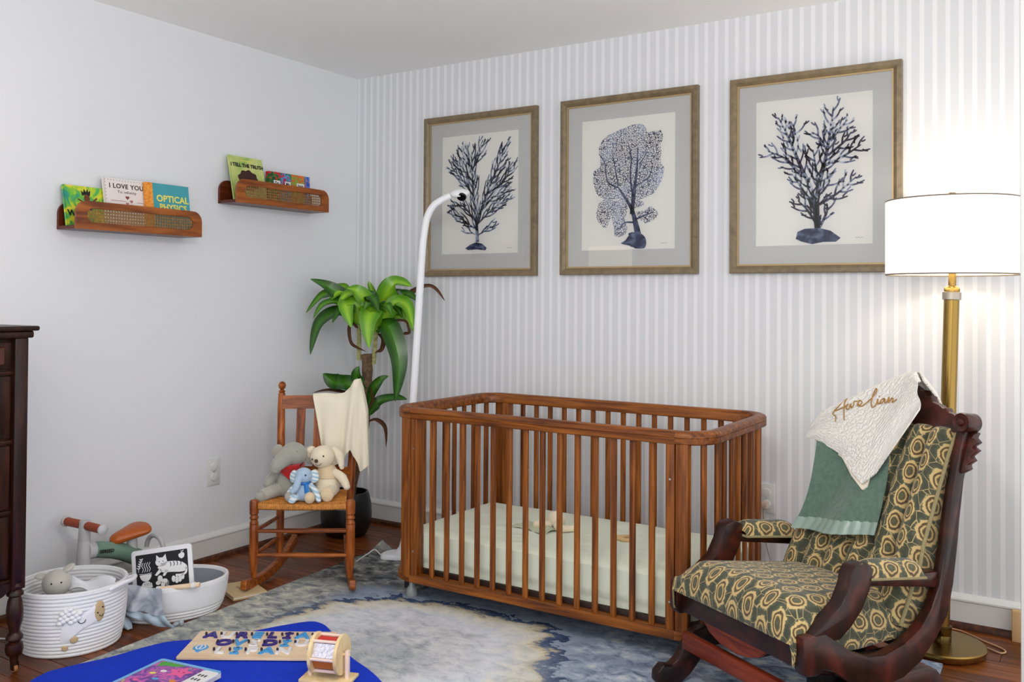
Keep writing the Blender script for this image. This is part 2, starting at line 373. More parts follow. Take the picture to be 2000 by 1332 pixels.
# ------------------------------------------------------------------ crib
cw = ((76, 35, 7), (122, 65, 16), (158, 92, 28))
M['crib_z'] = wood('crib_pine_upright', *cw, (70, 70, 4), 0.42, 0.06)
M['crib_x'] = wood('crib_pine_lengthwise', *cw, (4, 70, 70), 0.42, 0.06)
M['crib_dark'] = plain('crib_underside', (40, 18, 8), 0.6)
cr = thing('crib', 'reddish-brown slatted wooden crib with rounded corners against the striped wall', 'crib', (1.725, -0.5875, 0.0102))
HX, HY, RC = 0.685, 0.3625, 0.12
def endpath(sgn, inset=0.0, n=10):
    # U path from front straight end round to back straight end, travel so that right of travel is outward
    pts = []
    cx, cy = HX-RC, HY-RC; R_ = RC-inset
    pts.append((cx+0.0, -HY+inset)); 
    for i in range(1, n+1): a = -PI/2+PI/2*i/n; pts.append((cx+R_*math.cos(a), -cy+R_*math.sin(a)))
    for i in range(0, n+1): a = PI/2*i/n; pts.append((cx+R_*math.cos(a), cy+R_*math.sin(a)))
    if sgn < 0: pts = [(-x, -y) for x, y in pts]
    return [(x, y, 0) for x, y in pts]
def rail_prof(z0, z1, w): 
    h = z1-z0
    return [(0, z0+0.004), (-0.004, z0), (-w+0.004, z0), (-w, z0+0.004), (-w, z1-0.012), (-w+0.006, z1-0.004), (-w+0.014, z1), (-0.014, z1), (-0.005, z1-0.004), (0.0, z1-0.010), (0, z1-0.021), (-0.0018, z1-0.022), (0, z1-0.023)]
def brail(z0, z1, w): return [(0, z0+0.003), (-0.003, z0), (-w+0.003, z0), (-w, z0+0.003), (-w, z1-0.003), (-w+0.003, z1), (-0.003, z1), (0, z1-0.003)]
TZ0, TZ1, BZ0, BZ1 = 0.727, 0.772, 0.075, 0.106
for nm, pf, wd in (('top_rail', rail_prof(TZ0, TZ1, 0.046), 0.046), ('bottom_rail', brail(BZ0, BZ1, 0.046), 0.046)):
    sxr = HX-RC-0.0006
    MB().sweep([(-sxr, -HY, 0), (sxr, -HY, 0)], pf).build(nm, M['crib_x'], cr)
    MB().sweep([(sxr, HY, 0), (-sxr, HY, 0)], pf).build(nm, M['crib_x'], cr)
    for sg in (1, -1): MB().sweep(endpath(sg), pf).build(nm, M['crib_x'], cr)
def slat_mesh(): return MB().prism(rrect(-0.0115, -0.008, 0.0115, 0.008, 0.0075, 4), lambda x, y: (x, y, BZ1-0.004), lambda x, y: (x, y, TZ0+0.004))
s0 = slat_mesh().build('slat', M['crib_z'], cr, ang=60)
used = False
spots = []
for sgn in (-1, 1):
    for i in range(14): spots.append((-0.464+0.0725*i-0.0035, sgn*(HY-0.023), 0))
for sgn in (-1, 1):
    for i in range(7): spots.append((sgn*(HX-0.023), -0.2205+0.0735*i, PI/2))
    for sy_ in (-1, 1): spots.append((sgn*(HX-RC+0.097*math.cos(0.62)), sy_*(HY-RC+0.097*math.sin(0.62)), sgn*sy_*-0.95))
for k, (x, y, rz) in enumerate(spots):
    o = s0 if k == 0 else inst(s0, cr)
    o.location = (x, y, 0); o.rotation_euler = (0, 0, rz)
M['screw'] = plain('nickel_bolt', (210, 210, 205), 0.3, 1.0)
for sx_ in (-1, 1):
    for sy_ in (-1, 1):
        yo = sy_*HY; a, b_ = sorted((yo-sy_*0.004, yo-sy_*0.036))
        x0, x1 = sorted((sx_*0.531, sx_*0.5635)); a1_, b1_ = sorted((yo-sy_*0.004, yo-sy_*0.052)); p1 = MB().bb((x0, a1_, BZ1-0.003), (x1, b1_, TZ0+0.003)).build('corner_post', M['crib_z'], cr, bevel=0.004)
        x0, x1 = sorted((sx_*0.5665, sx_*0.612)); MB().bb((x0, a, BZ1-0.003), (x1, b_, TZ0+0.003)).build('end_post', M['crib_z'], cr, bevel=0.004)
        for zz in (0.20, 0.61): MB().lathe([(0.0, 0.0), (0.0035, 0.0), (0.0045, -0.003), (0.0045, -0.006)], (sx_*0.548, yo-sy_*0.002, zz), (0, sy_, 0), 12).build('bolt', M['screw'], p1)
        ft = MB().lathe([(0.021, 0.0), (0.024, 0.006), (0.02, 0.03), (0.012, 0.045), (0.010, 0.0755)], (sx_*0.60, sy_*0.30, 0), n=14).build('foot', plain('clear_cup', (196, 200, 202), 0.12, trans=0.55) if 'cup' not in M else M['cup'], cr)
        M['cup'] = ft.data.materials[0]
        MB().bb((sx_*0.60-0.028 if sx_ < 0 else 0.60-0.012, sy_*0.30-0.012, 0.03), (sx_*0.60-0.004 if sx_ < 0 else 0.60+0.028, sy_*0.30+0.012, 0.0752)).build('foot_bracket', plain('black_metal', (18, 18, 20), 0.4) if 'blk' not in M else M['blk'], cr)
M['blk'] = plain('black_plastic', (16, 16, 18), 0.45)
MB().bb((-HX+0.05, -HY+0.05, 0.085), (HX-0.05, HY-0.05, 0.123)).build('mattress_base', M['crib_dark'], cr, bevel=0.002)
# mattress with fitted sheet
m, nt, b = newmat('pale_green_sheet'); M['sheet'] = m
b.inputs['Base Color'].default_value = lin((222, 228, 208)); b.inputs['Roughness'].default_value = 0.85; b.inputs['Sheen Weight'].default_value = 0.2
tc = N(nt, 'ShaderNodeTexCoord'); mp = N(nt, 'ShaderNodeMapping'); mp.inputs['Scale'].default_value = (3, 14, 5); nt.links.new(tc.outputs['Object'], mp.inputs[0])
n1 = N(nt, 'ShaderNodeTexNoise'); n1.inputs['Scale'].default_value = 1.0; n1.inputs['Detail'].default_value = 3; nt.links.new(mp.outputs[0], n1.inputs['Vector'])
bp = N(nt, 'ShaderNodeBump'); bp.inputs['Strength'].default_value = 0.5; bp.inputs['Distance'].default_value = 0.02; nt.links.new(n1.outputs['Fac'], bp.inputs['Height']); nt.links.new(bp.outputs[0], b.inputs['Normal'])
def mattress():
    mb = MB(); hx_, hy_, h, r = 0.625, 0.308, 0.154, 0.05
    def q(t, hw):
        # arc-length walk: bottom-left up, over, down ; returns (x, drop)
        a = 0.16
        if t < a: return -hw, h*(1-t/a) if t < a*0.7 else h*(1-t/a)
        if t > 1-a: return hw, h*((t-(1-a))/a)
        return lerp(-hw, hw, (t-a)/(1-2*a)), 0.0
    def P(u, v):
        x, dx = q(u, hx_); y, dy = q(v, hy_); dr = max(dx, dy)
        ex = max(0, abs(x)-(hx_-r))/r; ey = max(0, abs(y)-(hy_-r))/r
        k = min(1.0, math.hypot(ex, ey)); 
        if ex > 0 and ey > 0 and math.hypot(ex, ey) > 1:
            sc = 1/math.hypot(ex, ey); x = math.copysign(hx_-r+ex*r*sc, x); y = math.copysign(hy_-r+ey*r*sc, y); k = 1
        z = h-dr
        if dr < 0.02: z -= 0.018*k*k*(1-dr/0.02)
        top = 1.0 if dr < 0.001 and k < 0.6 else 0.0
        z += top*(0.004*nz(x*5, y*13)+0.010*math.exp(-((x+0.27)**2/0.02+(y+0.12)**2/0.0016))+0.006*math.exp(-((x+0.20)**2/0.01+(y+0.19)**2/0.0008)))
        if dr > h*0.8: x *= 0.985; y *= 0.97
        return (x, y, 0.1335+z)
    mb.sheet(P, 120, 70, su=1.5, sv=0.9); return mb
mt = mattress().build('mattress', M['sheet'], None, loc=(1.725, -0.5875, 0.0), ang=70)
tag(mt, 'pale sage-green sheeted mattress lying inside the slatted crib', 'mattress')
# ------------------------------------------------------------------ framed coral prints
M['bronze'] = wood('bronze_leaf_frame', (108, 92, 66), (122, 105, 77), (134, 116, 87), (30, 30, 30), 0.38, 0.1, spec=0.5)
M['lip'] = plain('gold_fillet', (176, 150, 108), 0.4, 0.3)
M['mat'] = plain('grey_linen_mat', (206, 207, 206), 0.9, bump=0.25, bscale=700, var=0.03)
M['art'] = plain('watercolour_paper', (240, 239, 234), 0.9)
m, nt, b = newmat('picture_glass'); M['glass'] = m
nt.nodes.remove(b); out = nt.nodes['Material Output']; mx = N(nt, 'ShaderNodeMixShader'); tr = N(nt, 'ShaderNodeBsdfTransparent'); gl = N(nt, 'ShaderNodeBsdfGlossy'); gl.inputs['Roughness'].default_value = 0.0
fr = N(nt, 'ShaderNodeFresnel'); fr.inputs['IOR'].default_value = 1.5
nt.links.new(fr.outputs[0], mx.inputs[0]); nt.links.new(tr.outputs[0], mx.inputs[1]); nt.links.new(gl.outputs[0], mx.inputs[2]); nt.links.new(mx.outputs[0], out.inputs[0])
def ink(name, stops, sc=18):
    m, nt, b = newmat(name); tc = N(nt, 'ShaderNodeTexCoord'); n1 = N(nt, 'ShaderNodeTexNoise'); n1.inputs['Scale'].default_value = sc; n1.inputs['Detail'].default_value = 5; n1.inputs['Distortion'].default_value = 0.8
    nt.links.new(tc.outputs['Object'], n1.inputs['Vector']); nt.links.new(ramp(nt, n1.outputs['Fac'], stops), b.inputs['Base Color']); b.inputs['Roughness'].default_value = 0.9; return m
M['ink1'] = ink('indigo_wash', [(0.34, (34, 36, 58)), (0.44, (70, 78, 106)), (0.53, (128, 140, 168)), (0.62, (192, 200, 216))], 16)
M['ink3'] = ink('plum_indigo_wash', [(0.34, (40, 30, 48)), (0.44, (66, 62, 92)), (0.53, (120, 130, 160)), (0.62, (198, 204, 218))], 14)
M['ink_dark'] = ink('dark_indigo_wash', [(0.35, (26, 30, 56)), (0.5, (54, 62, 98)), (0.66, (112, 122, 152))], 20)
m, nt, b = newmat('sea_fan_net'); M['net'] = m
tc = N(nt, 'ShaderNodeTexCoord'); vo = N(nt, 'ShaderNodeTexVoronoi', feature='DISTANCE_TO_EDGE'); vo.inputs['Scale'].default_value = 112; nt.links.new(tc.outputs['Object'], vo.inputs['Vector'])
n1 = N(nt, 'ShaderNodeTexNoise'); n1.inputs['Scale'].default_value = 9; n1.inputs['Detail'].default_value = 3; nt.links.new(tc.outputs['Object'], n1.inputs['Vector'])
inkc = ramp(nt, n1.outputs['Fac'], [(0.42, (36, 40, 66)), (0.55, (84, 92, 126)), (0.66, (150, 160, 190))])
mixn = N(nt, 'ShaderNodeMix', data_type='RGBA'); nt.links.new(ramp(nt, math_(nt, 'ADD', vo.outputs['Distance'], math_(nt, 'MULTIPLY', n1.outputs['Fac'], -0.06)), [(0.05, (0, 0, 0)), (0.085, (255, 255, 255))]), mixn.inputs[0])
nt.links.new(inkc, mixn.inputs[6]); mixn.inputs[7].default_value = lin((238, 238, 238)); nt.links.new(mixn.outputs[2], b.inputs['Base Color']); b.inputs['Roughness'].default_value = 0.9
FWD, FHT = 0.69, 0.83
def strip(mb, pts, w0, w1, f, mi=0):
    # a tapering painted stroke through 2-D points
    P = [Vector((a, b_, 0)) for a, b_ in pts]; P = bez(P, 5); k = len(P); vs = []; fs = []
    for i, q in enumerate(P):
        t = (P[min(i+1, k-1)]-P[max(i-1, 0)]); t.normalize(); nn = Vector((-t.y, t.x, 0)); w = lerp(w0, w1, (i/(k-1))**1.1)*0.5
        if i == k-1: w *= 0.45
        vs += [f(q.x+nn.x*w, q.y+nn.y*w), f(q.x-nn.x*w, q.y-nn.y*w)]
    fs = [(2*i, 2*i+1, 2*i+3, 2*i+2) for i in range(k-1)]; mb.add(vs, fs, mi=mi)
def branchy(mb, stems, f, rr, blen, bw, ang, step, fork, ztrick):
    for pts, w0, w1, bl in stems:
        strip(mb, pts, w0, w1, f)
        P = bez([Vector((a, b_, 0)) for a, b_ in pts], 12); acc = 0.0; side = 1
        L = sum((P[i+1]-P[i]).length for i in range(len(P)-1)); run = 0.0
        for i in range(1, len(P)):
            dseg = (P[i]-P[i-1]).length; acc += dseg; run += dseg
            if acc >= step and run > 0.12*L:
                acc = 0.0; side = -side; t = (P[i]-P[i-1]).normalized(); s = run/L
                ln = bl*blen*(0.55+0.75*math.sin(PI*min(1, s*0.85+0.1)))*rr.uniform(0.7, 1.2)
                a = ang*rr.uniform(0.8, 1.2)*side; dx = t.x*math.cos(a)-t.y*math.sin(a); dy = t.x*math.sin(a)+t.y*math.cos(a)
                q0 = P[i]; q1 = (q0.x+dx*ln*0.5, q0.y+dy*ln*0.5); a2 = -0.35*side*1.0
                ex = dx*math.cos(a2)-dy*math.sin(a2); ey = dx*math.sin(a2)+dy*math.cos(a2); q2 = (q1[0]+ex*ln*0.55, q1[1]+ey*ln*0.55)
                strip(mb, [(q0.x, q0.y), q1, q2], bw*1.15, bw*0.75, f)
                for kf in range(fork):
                    tt = rr.uniform(0.45, 0.8); bx_, by_ = lerp(q0.x, q2[0], tt), lerp(q0.y, q2[1], tt); sd = rr.choice((-1, 1)); a3 = sd*0.65
                    gx = ex*math.cos(a3)-ey*math.sin(a3); gy = ex*math.sin(a3)+ey*math.cos(a3)
                    strip(mb, [(bx_, by_), (bx_+gx*ln*0.2, by_+gy*ln*0.2), (bx_+gx*ln*0.3+ex*ln*0.1, by_+gy*ln*0.3+ey*ln*0.1)], bw, bw*0.7, f)
def framed(xc, zc, label, kind):
    t = thing('framed_print', label, 'picture', (xc, -0.0005, zc), group='framed coral prints', rot=(math.radians(0.0), 0, 0))
    w, h = FWD/2, FHT/2; fwid = 0.031; dep = 0.030
    prof = [(0, 0), (0, -dep+0.004), (0.003, -dep), (0.018, -dep), (0.024, -dep+0.004), (fwid, -dep+0.010), (fwid, 0)]
    cn = [(-w, -h), (w, -h), (w, h), (-w, h)]
    for i in range(4):
        a = Vector((cn[i][0], 0, cn[i][1])); b2 = Vector((cn[(i+1) % 4][0], 0, cn[(i+1) % 4][1])); tt = (b2-a).normalized(); inn = Vector((-tt.z, 0, tt.x))
        vs = [a+inn*p+tt*p+Vector((0, q, 0)) for p, q in prof]+[b2+inn*p-tt*p+Vector((0, q, 0)) for p, q in prof]; n = len(prof)
        MB().add(vs, [(k, (k+1) % n, n+(k+1) % n, n+k) for k in range(n)]+[tuple(range(n)), tuple(reversed(range(n, 2*n)))]).build('frame_rail', M['bronze'], t, ang=25)
    mb = MB(); a0 = fwid; a1 = fwid+0.007; zz = -dep+0.013
    for (x0, z0, x1, z1) in ((-w+a0, -h+a0, w-a0, -h+a1), (-w+a0, h-a1, w-a0, h-a0), (-w+a0, -h+a1, -w+a1, h-a1), (w-a1, -h+a1, w-a0, h-a1)): mb.bb((x0, zz, z0), (x1, -0.004, z1))
    mb.build('gold_fillet', M['lip'], t, smooth=False)
    pw, phh = 0.235, 0.305; zo = 0.004
    mb = MB()
    ym = -0.0115
    for (x0, z0, x1, z1) in ((-w+0.02, -h+0.02, w-0.02, -phh+zo), (-w+0.02, phh+zo, w-0.02, h-0.02), (-w+0.02, -phh+zo, -pw, phh+zo), (pw, -phh+zo, w-0.02, phh+zo)): mb.bb((x0, ym, z0), (x1, -0.008, z1))
    mb.build('mat_board', M['mat'], t, smooth=False)
    pap = MB().bb((-pw-0.01, -0.0085, -phh+zo-0.01), (pw+0.01, -0.003, phh+zo+0.01)).build('art_paper', M['art'], t, smooth=False)
    lv = [-0.0088]
    def f(u, v): lv[0] -= 0.0; return (-pw+u*2*pw, lv[0], zo+phh-v*2*phh)
    def fk(k): return lambda u, v: (-pw+u*2*pw, -0.0088-k*0.00012, zo+phh-v*2*phh)
    # u right, v down in paper units, painted in metric space so strokes keep their width
    def F(k): 
        return lambda x, y: (x-pw, -0.0088-k*0.00012, zo+phh-y)
    def U(pts): return [(a*2*pw, b_*2*phh) for a, b_ in pts]
    rr = random.Random({'stag': 5, 'fan': 9, 'fern': 14}[kind])
    if kind == 'stag':
        cv = lambda P: U([((x-205)/505, (y-300+0.09*(x-205))/(810)) for x, y in P])
        st = [([(447, 1010), (440, 880), (420, 700), (410, 560), (405, 400)], 0.021, 0.006, 1.0), ([(440, 890), (490, 740), (530, 620), (590, 470), (615, 375)], 0.018, 0.005, 1.0),
              ([(432, 870), (350, 770), (278, 775)], 0.010, 0.005, 0.7), ([(420, 700), (350, 600), (272, 510)], 0.011, 0.004, 0.85), ([(415, 600), (350, 520), (310, 460)], 0.009, 0.004, 0.8),
              ([(480, 770), (570, 690), (640, 650)], 0.010, 0.004, 0.8), ([(520, 680), (620, 590), (660, 500)], 0.011, 0.004, 0.9), ([(455, 880), (540, 790), (638, 712)], 0.010, 0.004, 0.7),
              ([(430, 920), (370, 880), (290, 820)], 0.010, 0.005, 0.7), ([(432, 960), (400, 940), (380, 905)], 0.008, 0.004, 0.6), ([(455, 960), (500, 930), (540, 895)], 0.007, 0.004, 0.6), ([(410, 520), (450, 440), (465, 370)], 0.009, 0.004, 0.8), ([(405, 520), (375, 440), (345, 380)], 0.008, 0.004, 0.8)]
        mb = MB(); branchy(mb, [(cv(p), a, b_, c) for p, a, b_, c in st], F(2), rr, 0.088, 0.0076, 0.46, 0.0165, 1, 0); mb.build('coral_painting', M['ink1'], pap, smooth=False)
        bl = [(365, 1058), (400, 1030), (440, 1012), (480, 1020), (508, 1045), (500, 1062), (440, 1060), (385, 1068)]
        mb = MB(); uvpoly(mb, cv(bl), F(4)); mb.build('coral_foot', M['ink_dark'], pap, smooth=False)
    elif kind == 'fern':
        cv = lambda P: U([((x-242)/640, (y-300+0.106*(x-242))/(820)) for x, y in P])
        st = [([(590, 1010), (560, 800), (490, 640), (430, 500), (375, 390)], 0.022, 0.006, 1.0), ([(590, 990), (590, 800), (630, 620), (660, 450), (675, 322)], 0.022, 0.006, 1.0),
              ([(490, 690), (400, 610), (310, 575)], 0.012, 0.005, 0.8), ([(450, 530), (465, 460), (440, 402)], 0.010, 0.005, 0.7), ([(620, 650), (730, 590), (822, 525)], 0.013, 0.005, 0.9), ([(645, 590), (735, 510), (766, 462)], 0.011, 0.005, 0.75),
              ([(660, 510), (720, 430), (752, 390)], 0.010, 0.005, 0.7), ([(640, 560), (600, 490), (555, 462)], 0.010, 0.005, 0.7), ([(600, 860), (690, 800), (795, 700)], 0.012, 0.005, 0.8), ([(560, 860), (500, 770), (450, 700)], 0.013, 0.005, 0.8),
              ([(595, 1000), (640, 900), (640, 850)], 0.013, 0.006, 0.7), ([(580, 960), (530, 890), (485, 850)], 0.012, 0.005, 0.7), ([(590, 760), (580, 660), (565, 560)], 0.012, 0.005, 0.8), ([(610, 800), (650, 740), (655, 710)], 0.010, 0.005, 0.7)]
        mb = MB(); branchy(mb, [(cv(p), a, b_, c) for p, a, b_, c in st], F(2), rr, 0.066, 0.0074, 0.72, 0.0165, 1, 0); mb.build('coral_painting', M['ink3'], pap, smooth=False)
        bl = [(470, 1060), (480, 1020), (520, 1000), (600, 990), (660, 1000), (715, 1035), (690, 1058), (620, 1065), (560, 1082), (500, 1072)]
        mb = MB(); uvpoly(mb, cv(bl), F(4)); mb.build('coral_foot', M['ink_dark'], pap, smooth=False)
    else:
        cv = lambda P: U([((x-190)/590, (y-300+0.10*(x-190))/(820)) for x, y in P])
        ol = [(300, 470), (340, 400), (440, 350), (520, 318), (590, 320), (612, 365), (690, 352), (706, 400), (690, 440), (695, 490), (690, 540), (710, 575), (708, 630), (690, 670), (650, 735), (580, 770), (500, 790), (430, 780), (340, 785), (280, 740), (266, 620), (310, 575)]
        def blob(P, k, mat, nm, sm=4):
            Q = bez([Vector((a, b_, 0)) for a, b_ in P+[P[0]]], sm)[:-1]; R2 = [(q.x+rr.uniform(-0.002, 0.002), q.y+rr.uniform(-0.002, 0.002)) for q in Q]
            mb = MB(); uvpoly(mb, R2, F(k)); mb.build(nm, mat, pap, smooth=False)
        blob(cv(ol), 1, M['net'], 'sea_fan')
        blob(cv([(300, 820), (345, 785), (400, 800), (380, 900), (350, 965), (310, 940), (285, 890)]), 2, M['net'], 'sea_fan_lobe')
        blob(cv([(390, 800), (470, 780), (490, 830), (470, 900), (488, 960), (470, 1000), (410, 1015), (400, 950), (385, 880)]), 3, M['net'], 'sea_fan_lobe')
        blob(cv([(540, 860), (600, 835), (640, 818), (675, 850), (665, 885), (600, 920), (560, 890)]), 2, M['net'], 'sea_fan_lobe')
        blob(cv([(515, 810), (550, 775), (590, 800), (570, 825), (530, 830)]), 3, M['net'], 'sea_fan_lobe')
        mb = MB()
        for p, a, b_ in (([(555, 1000), (540, 930), (510, 830), (430, 710)], 0.034, 0.008), ([(515, 870), (530, 720), (545, 600), (552, 450)], 0.022, 0.005), ([(430, 710), (360, 675), (340, 560), (300, 500)], 0.008, 0.003), ([(520, 760), (505, 640), (510, 520), (490, 430)], 0.010, 0.004), ([(430, 700), (410, 600), (385, 470)], 0.007, 0.003), ([(540, 690), (620, 640), (640, 560)], 0.006, 0.003), ([(560, 560), (600, 500), (600, 440)], 0.006, 0.003), ([(540, 900), (600, 870), (650, 850)], 0.009, 0.004), ([(530, 920), (470, 925), (440, 960)], 0.009, 0.004)):
            strip(mb, cv(p), a, b_, F(5))
        mb.build('sea_fan_stem', M['ink_dark'], pap, smooth=False)
        blob(cv([(445, 1055), (490, 1015), (500, 985), (560, 985), (600, 1005), (606, 1050), (590, 1075), (540, 1078), (500, 1065)]), 6, M['ink_dark'], 'coral_foot', 3)
    mb = MB(); sx0, sy0 = 0.86*2*pw, 0.955*2*phh
    strip(mb, [(sx0+0.006*i, sy0+(0.004 if i % 2 else 0)) for i in range(6)], 0.0012, 0.0008, F(3)); mb.build('signature', plain('pencil', (120, 120, 128), 0.9), pap, smooth=False)
    MB().add([(-w+0.03, -0.0158, -h+0.03), (w-0.03, -0.0158, -h+0.03), (w-0.03, -0.0158, h-0.03), (-w+0.03, -0.0158, h-0.03)], [(0, 1, 2, 3)]).build('glass', M['glass'], t, smooth=False)
    return t
framed(0.840, 1.750, 'framed indigo staghorn coral print, behind the white camera pole', 'stag')
framed(1.665, 1.7515, 'framed indigo sea fan coral print, middle of the three pictures', 'fan')
framed(2.500, 1.7515, 'framed plum and indigo branching coral print beside the lit lamp', 'fern')

# ------------------------------------------------------------------ wall shelves
M['shelf'] = wood('shelf_teak', (104, 48, 14), (150, 80, 26), (178, 102, 40), (40, 4, 40), 0.35, 0.25)
M['shelf_back'] = wood('shelf_dark_teak', (56, 20, 10), (86, 34, 16), (110, 48, 22), (40, 4, 40), 0.4, 0.2)
M['cane'] = plain('cane_strip', (150, 110, 58), 0.6, var=0.2, bscale=80)
def shelf(y0, y1, z0, label):
    t = thing('wall_shelf', label, 'shelf', (0.0005, (y0+y1)/2, z0), group='teak and cane wall shelves'); hl = (y1-y0)/2; H, D, R_ = 0.112, 0.132, 0.048
    arc = [(hl-R_+R_*math.cos(a), H-R_+R_*math.sin(a)) for a in [PI/2*i/8 for i in range(9)]]
    ol = [(-hl, 0), (hl, 0)]+arc+[(-y, z) for y, z in arc[::-1]]
    MB().prism(ol, lambda y, z: (0, y, z), lambda y, z: (0.012, y, z)).build('back_panel', M['shelf_back'], t, bevel=0.0015, seg=1)
    MB().bb((0.012, -hl, 0), (D-0.012, hl, 0.014)).build('bottom_board', M['shelf_back'], t, bevel=0.0015, seg=1)
    # front panel with oblong opening
    ih, iz0, iz1 = hl-0.048, 0.028, 0.084; r2 = (iz1-iz0)/2; n = 10
    inner = []; outer = []
    hole = [(ih-r2+r2*math.cos(a), (iz0+iz1)/2+r2*math.sin(a)) for a in [-PI/2+PI*i/n for i in range(n+1)]]; hole = hole+[(-y, z) for y, z in hole[::-1]]
    # matching outer loop: right side bottom->top then left top->bottom
    ro = [(ih-r2, 0)]+[(hl, 0)]+[(hl, 0.02+0.0145*i) for i in range(1, 3)]+[(hl-R_+R_*math.cos(a), H-R_+R_*math.sin(a)) for a in [PI/2*i/6 for i in range(0, 7)]]+[(ih-r2, H)]
    ro = ro[:n+1] if len(ro) > n+1 else ro
    ro[-1] = (ih-r2, H); ro = ro+[(-y, z) for y, z in ro[::-1]]
    k = len(hole); vs = []
    for x in (D-0.012, D): vs += [(x, y, z) for y, z in hole]+[(x, y, z) for y, z in ro]
    fs = []
    for i in range(k):
        j = (i+1) % k; fs += [(i, j, k+j, k+i), (2*k+j, 2*k+i, 3*k+i, 3*k+j), (j, i, 2*k+i, 2*k+j), (k+i, k+j, 3*k+j, 3*k+i)]
    MB().add(vs, fs).build('front_panel', M['shelf'], t, bevel=0.0012, seg=1)
    # woven cane
    mb = MB(); xs = D-0.008; pit = 0.0125
    y = -ih
    while y < ih:
        lim = r2 if abs(y) < ih-r2 else math.sqrt(max(0, r2*r2-(abs(y)-ih+r2)**2)); zc = (iz0+iz1)/2
        mb.bb((xs-0.0006, y-0.0014, zc-lim-0.002), (xs+0.0006, y+0.0014, zc+lim+0.002)); y += pit
    z = iz0+pit/2
    while z < iz1:
        lim = ih-r2+math.sqrt(max(0, r2*r2-(z-(iz0+iz1)/2)**2)); mb.bb((xs-0.0012, -lim-0.001, z-0.0014), (xs, lim+0.001, z+0.0014)); z += pit
    for sgn in (-1, 1):
        y = -ih-0.05
        while y < ih+0.05:
            a = Vector((xs, y, iz0)); b2 = Vector((xs, y+sgn*(iz1-iz0), iz1)); pts = []
            for i in range(13):
                q = a.lerp(b2, i/12); lim = ih-r2+math.sqrt(max(0, r2*r2-(q.z-(iz0+iz1)/2)**2))
                if abs(q.y) < lim: pts.append(q+Vector((0.0012, 0, 0)))
            if len(pts) > 1:
                tdir = (pts[-1]-pts[0]).normalized(); nn = Vector((0, -tdir.z, tdir.y))*0.0011
                mb.add([pts[0]-nn, pts[0]+nn, pts[-1]+nn, pts[-1]-nn], [(0, 1, 2, 3)])
            y += pit
    c = mb.build('cane_panel', M['cane'], t, smooth=False); c['kind'] = 'stuff'
    return t
shelf(-1.745, -1.148, 1.486, 'teak wall shelf with cane front holding three tilted picture books')
shelf(-0.955, -0.352, 1.661, 'teak wall shelf with cane front nearest the corner, holding small board books')

# ------------------------------------------------------------------ books on the shelves
M['pages'] = plain('page_block', (236, 230, 216), 0.9)
def mottled(name, stops, sc, dist=1.0):
    m, nt, b = newmat(name); tc = N(nt, 'ShaderNodeTexCoord'); n1 = N(nt, 'ShaderNodeTexNoise'); n1.inputs['Scale'].default_value = sc; n1.inputs['Detail'].default_value = 4; n1.inputs['Distortion'].default_value = dist
    nt.links.new(tc.outputs['Object'], n1.inputs['Vector']); nt.links.new(ramp(nt, n1.outputs['Fac'], stops), b.inputs['Base Color']); b.inputs['Roughness'].default_value = 0.35; return m
def book(name, label, y0, y1, z0, h, th, x0, lean, cover, group, spine=None, spw=0.0):
    # stands on the shelf, front cover towards +x, leaning back against the wall
    w = y1-y0; t = thing(name, label, 'book', (x0, (y0+y1)/2, z0), group=group, rot=(0, -lean, 0))
    MB().bb((-th+0.001, -w/2+0.003, 0.002), (-0.001, w/2-0.002, h-0.002)).build('pages', M['pages'], t, smooth=False)
    MB().bb((-0.0015, -w/2, 0), (0, w/2, h)).build('front_cover', cover, t, smooth=False)
    MB().bb((-th, -w/2, 0), (-th+0.0015, w/2, h)).build('back_cover', cover, t, smooth=False)
    MB().bb((-th, -w/2-0.0008, 0), (0, -w/2+0.003, h)).build('spine', spine or cover, t, smooth=False)
    if spw: MB().bb((-0.001, -w/2, 0), (0.0005, -w/2+spw, h)).build('spine_band', spine, t, smooth=False)
    return t, w, h
def btext(t, body, yc, zc, size, mat, name='title', bold=0.0, sp=1.0, rot=0.0, x=0.0012):
    Mx = frameM((x, yc, zc), (0, math.cos(rot), math.sin(rot)), (0, -math.sin(rot), math.cos(rot))); return text(name, body, size, mat, t, Mx, 0.0003, bold, 0, 'CENTER', sp)
def bshape(t, name, poly, mat, x=0.0008): mb = MB(); uvpoly(mb, poly, lambda y, z: (x, y, z)); return mb.build(name, mat, t, smooth=False)
def heart(cy, cz, s):
    return [(cy+s*0.0625*16*math.sin(a)**3, cz+s*0.0625*(13*math.cos(a)-5*math.cos(2*a)-2*math.cos(3*a)-math.cos(4*a))) for a in [2*PI*i/28 for i in range(28)]]
K = {k: plain('print_'+k, c, 0.6) for k, c in dict(black=(20, 20, 24), brown=(112, 56, 30), dbrown=(58, 22, 14), red=(196, 30, 34), cream=(238, 228, 190), yellow=(238, 226, 110), orange=(226, 140, 40), grey=(120, 116, 116), maroon=(140, 62, 60), rose=(176, 110, 110), white=(240, 240, 240), navy=(38, 30, 110), sky=(92, 170, 226), green=(80, 170, 60), teal=(40, 140, 150), purple=(112, 50, 150), pink=(238, 96, 160), blue=(40, 70, 190), tan=(196, 172, 128)).items()}
G1 = 'picture books on the long shelf'
Z1 = 1.486+0.0145
t, w, h = book('picture_book', 'green and yellow painted picture book at the left end of its shelf', -1.738, -1.56, Z1, 0.168, 0.010, 0.062, 0.20, mottled('painted_meadow', [(0.34, (40, 150, 130)), (0.46, (104, 190, 60)), (0.56, (196, 214, 50)), (0.66, (238, 216, 60))], 22), G1)
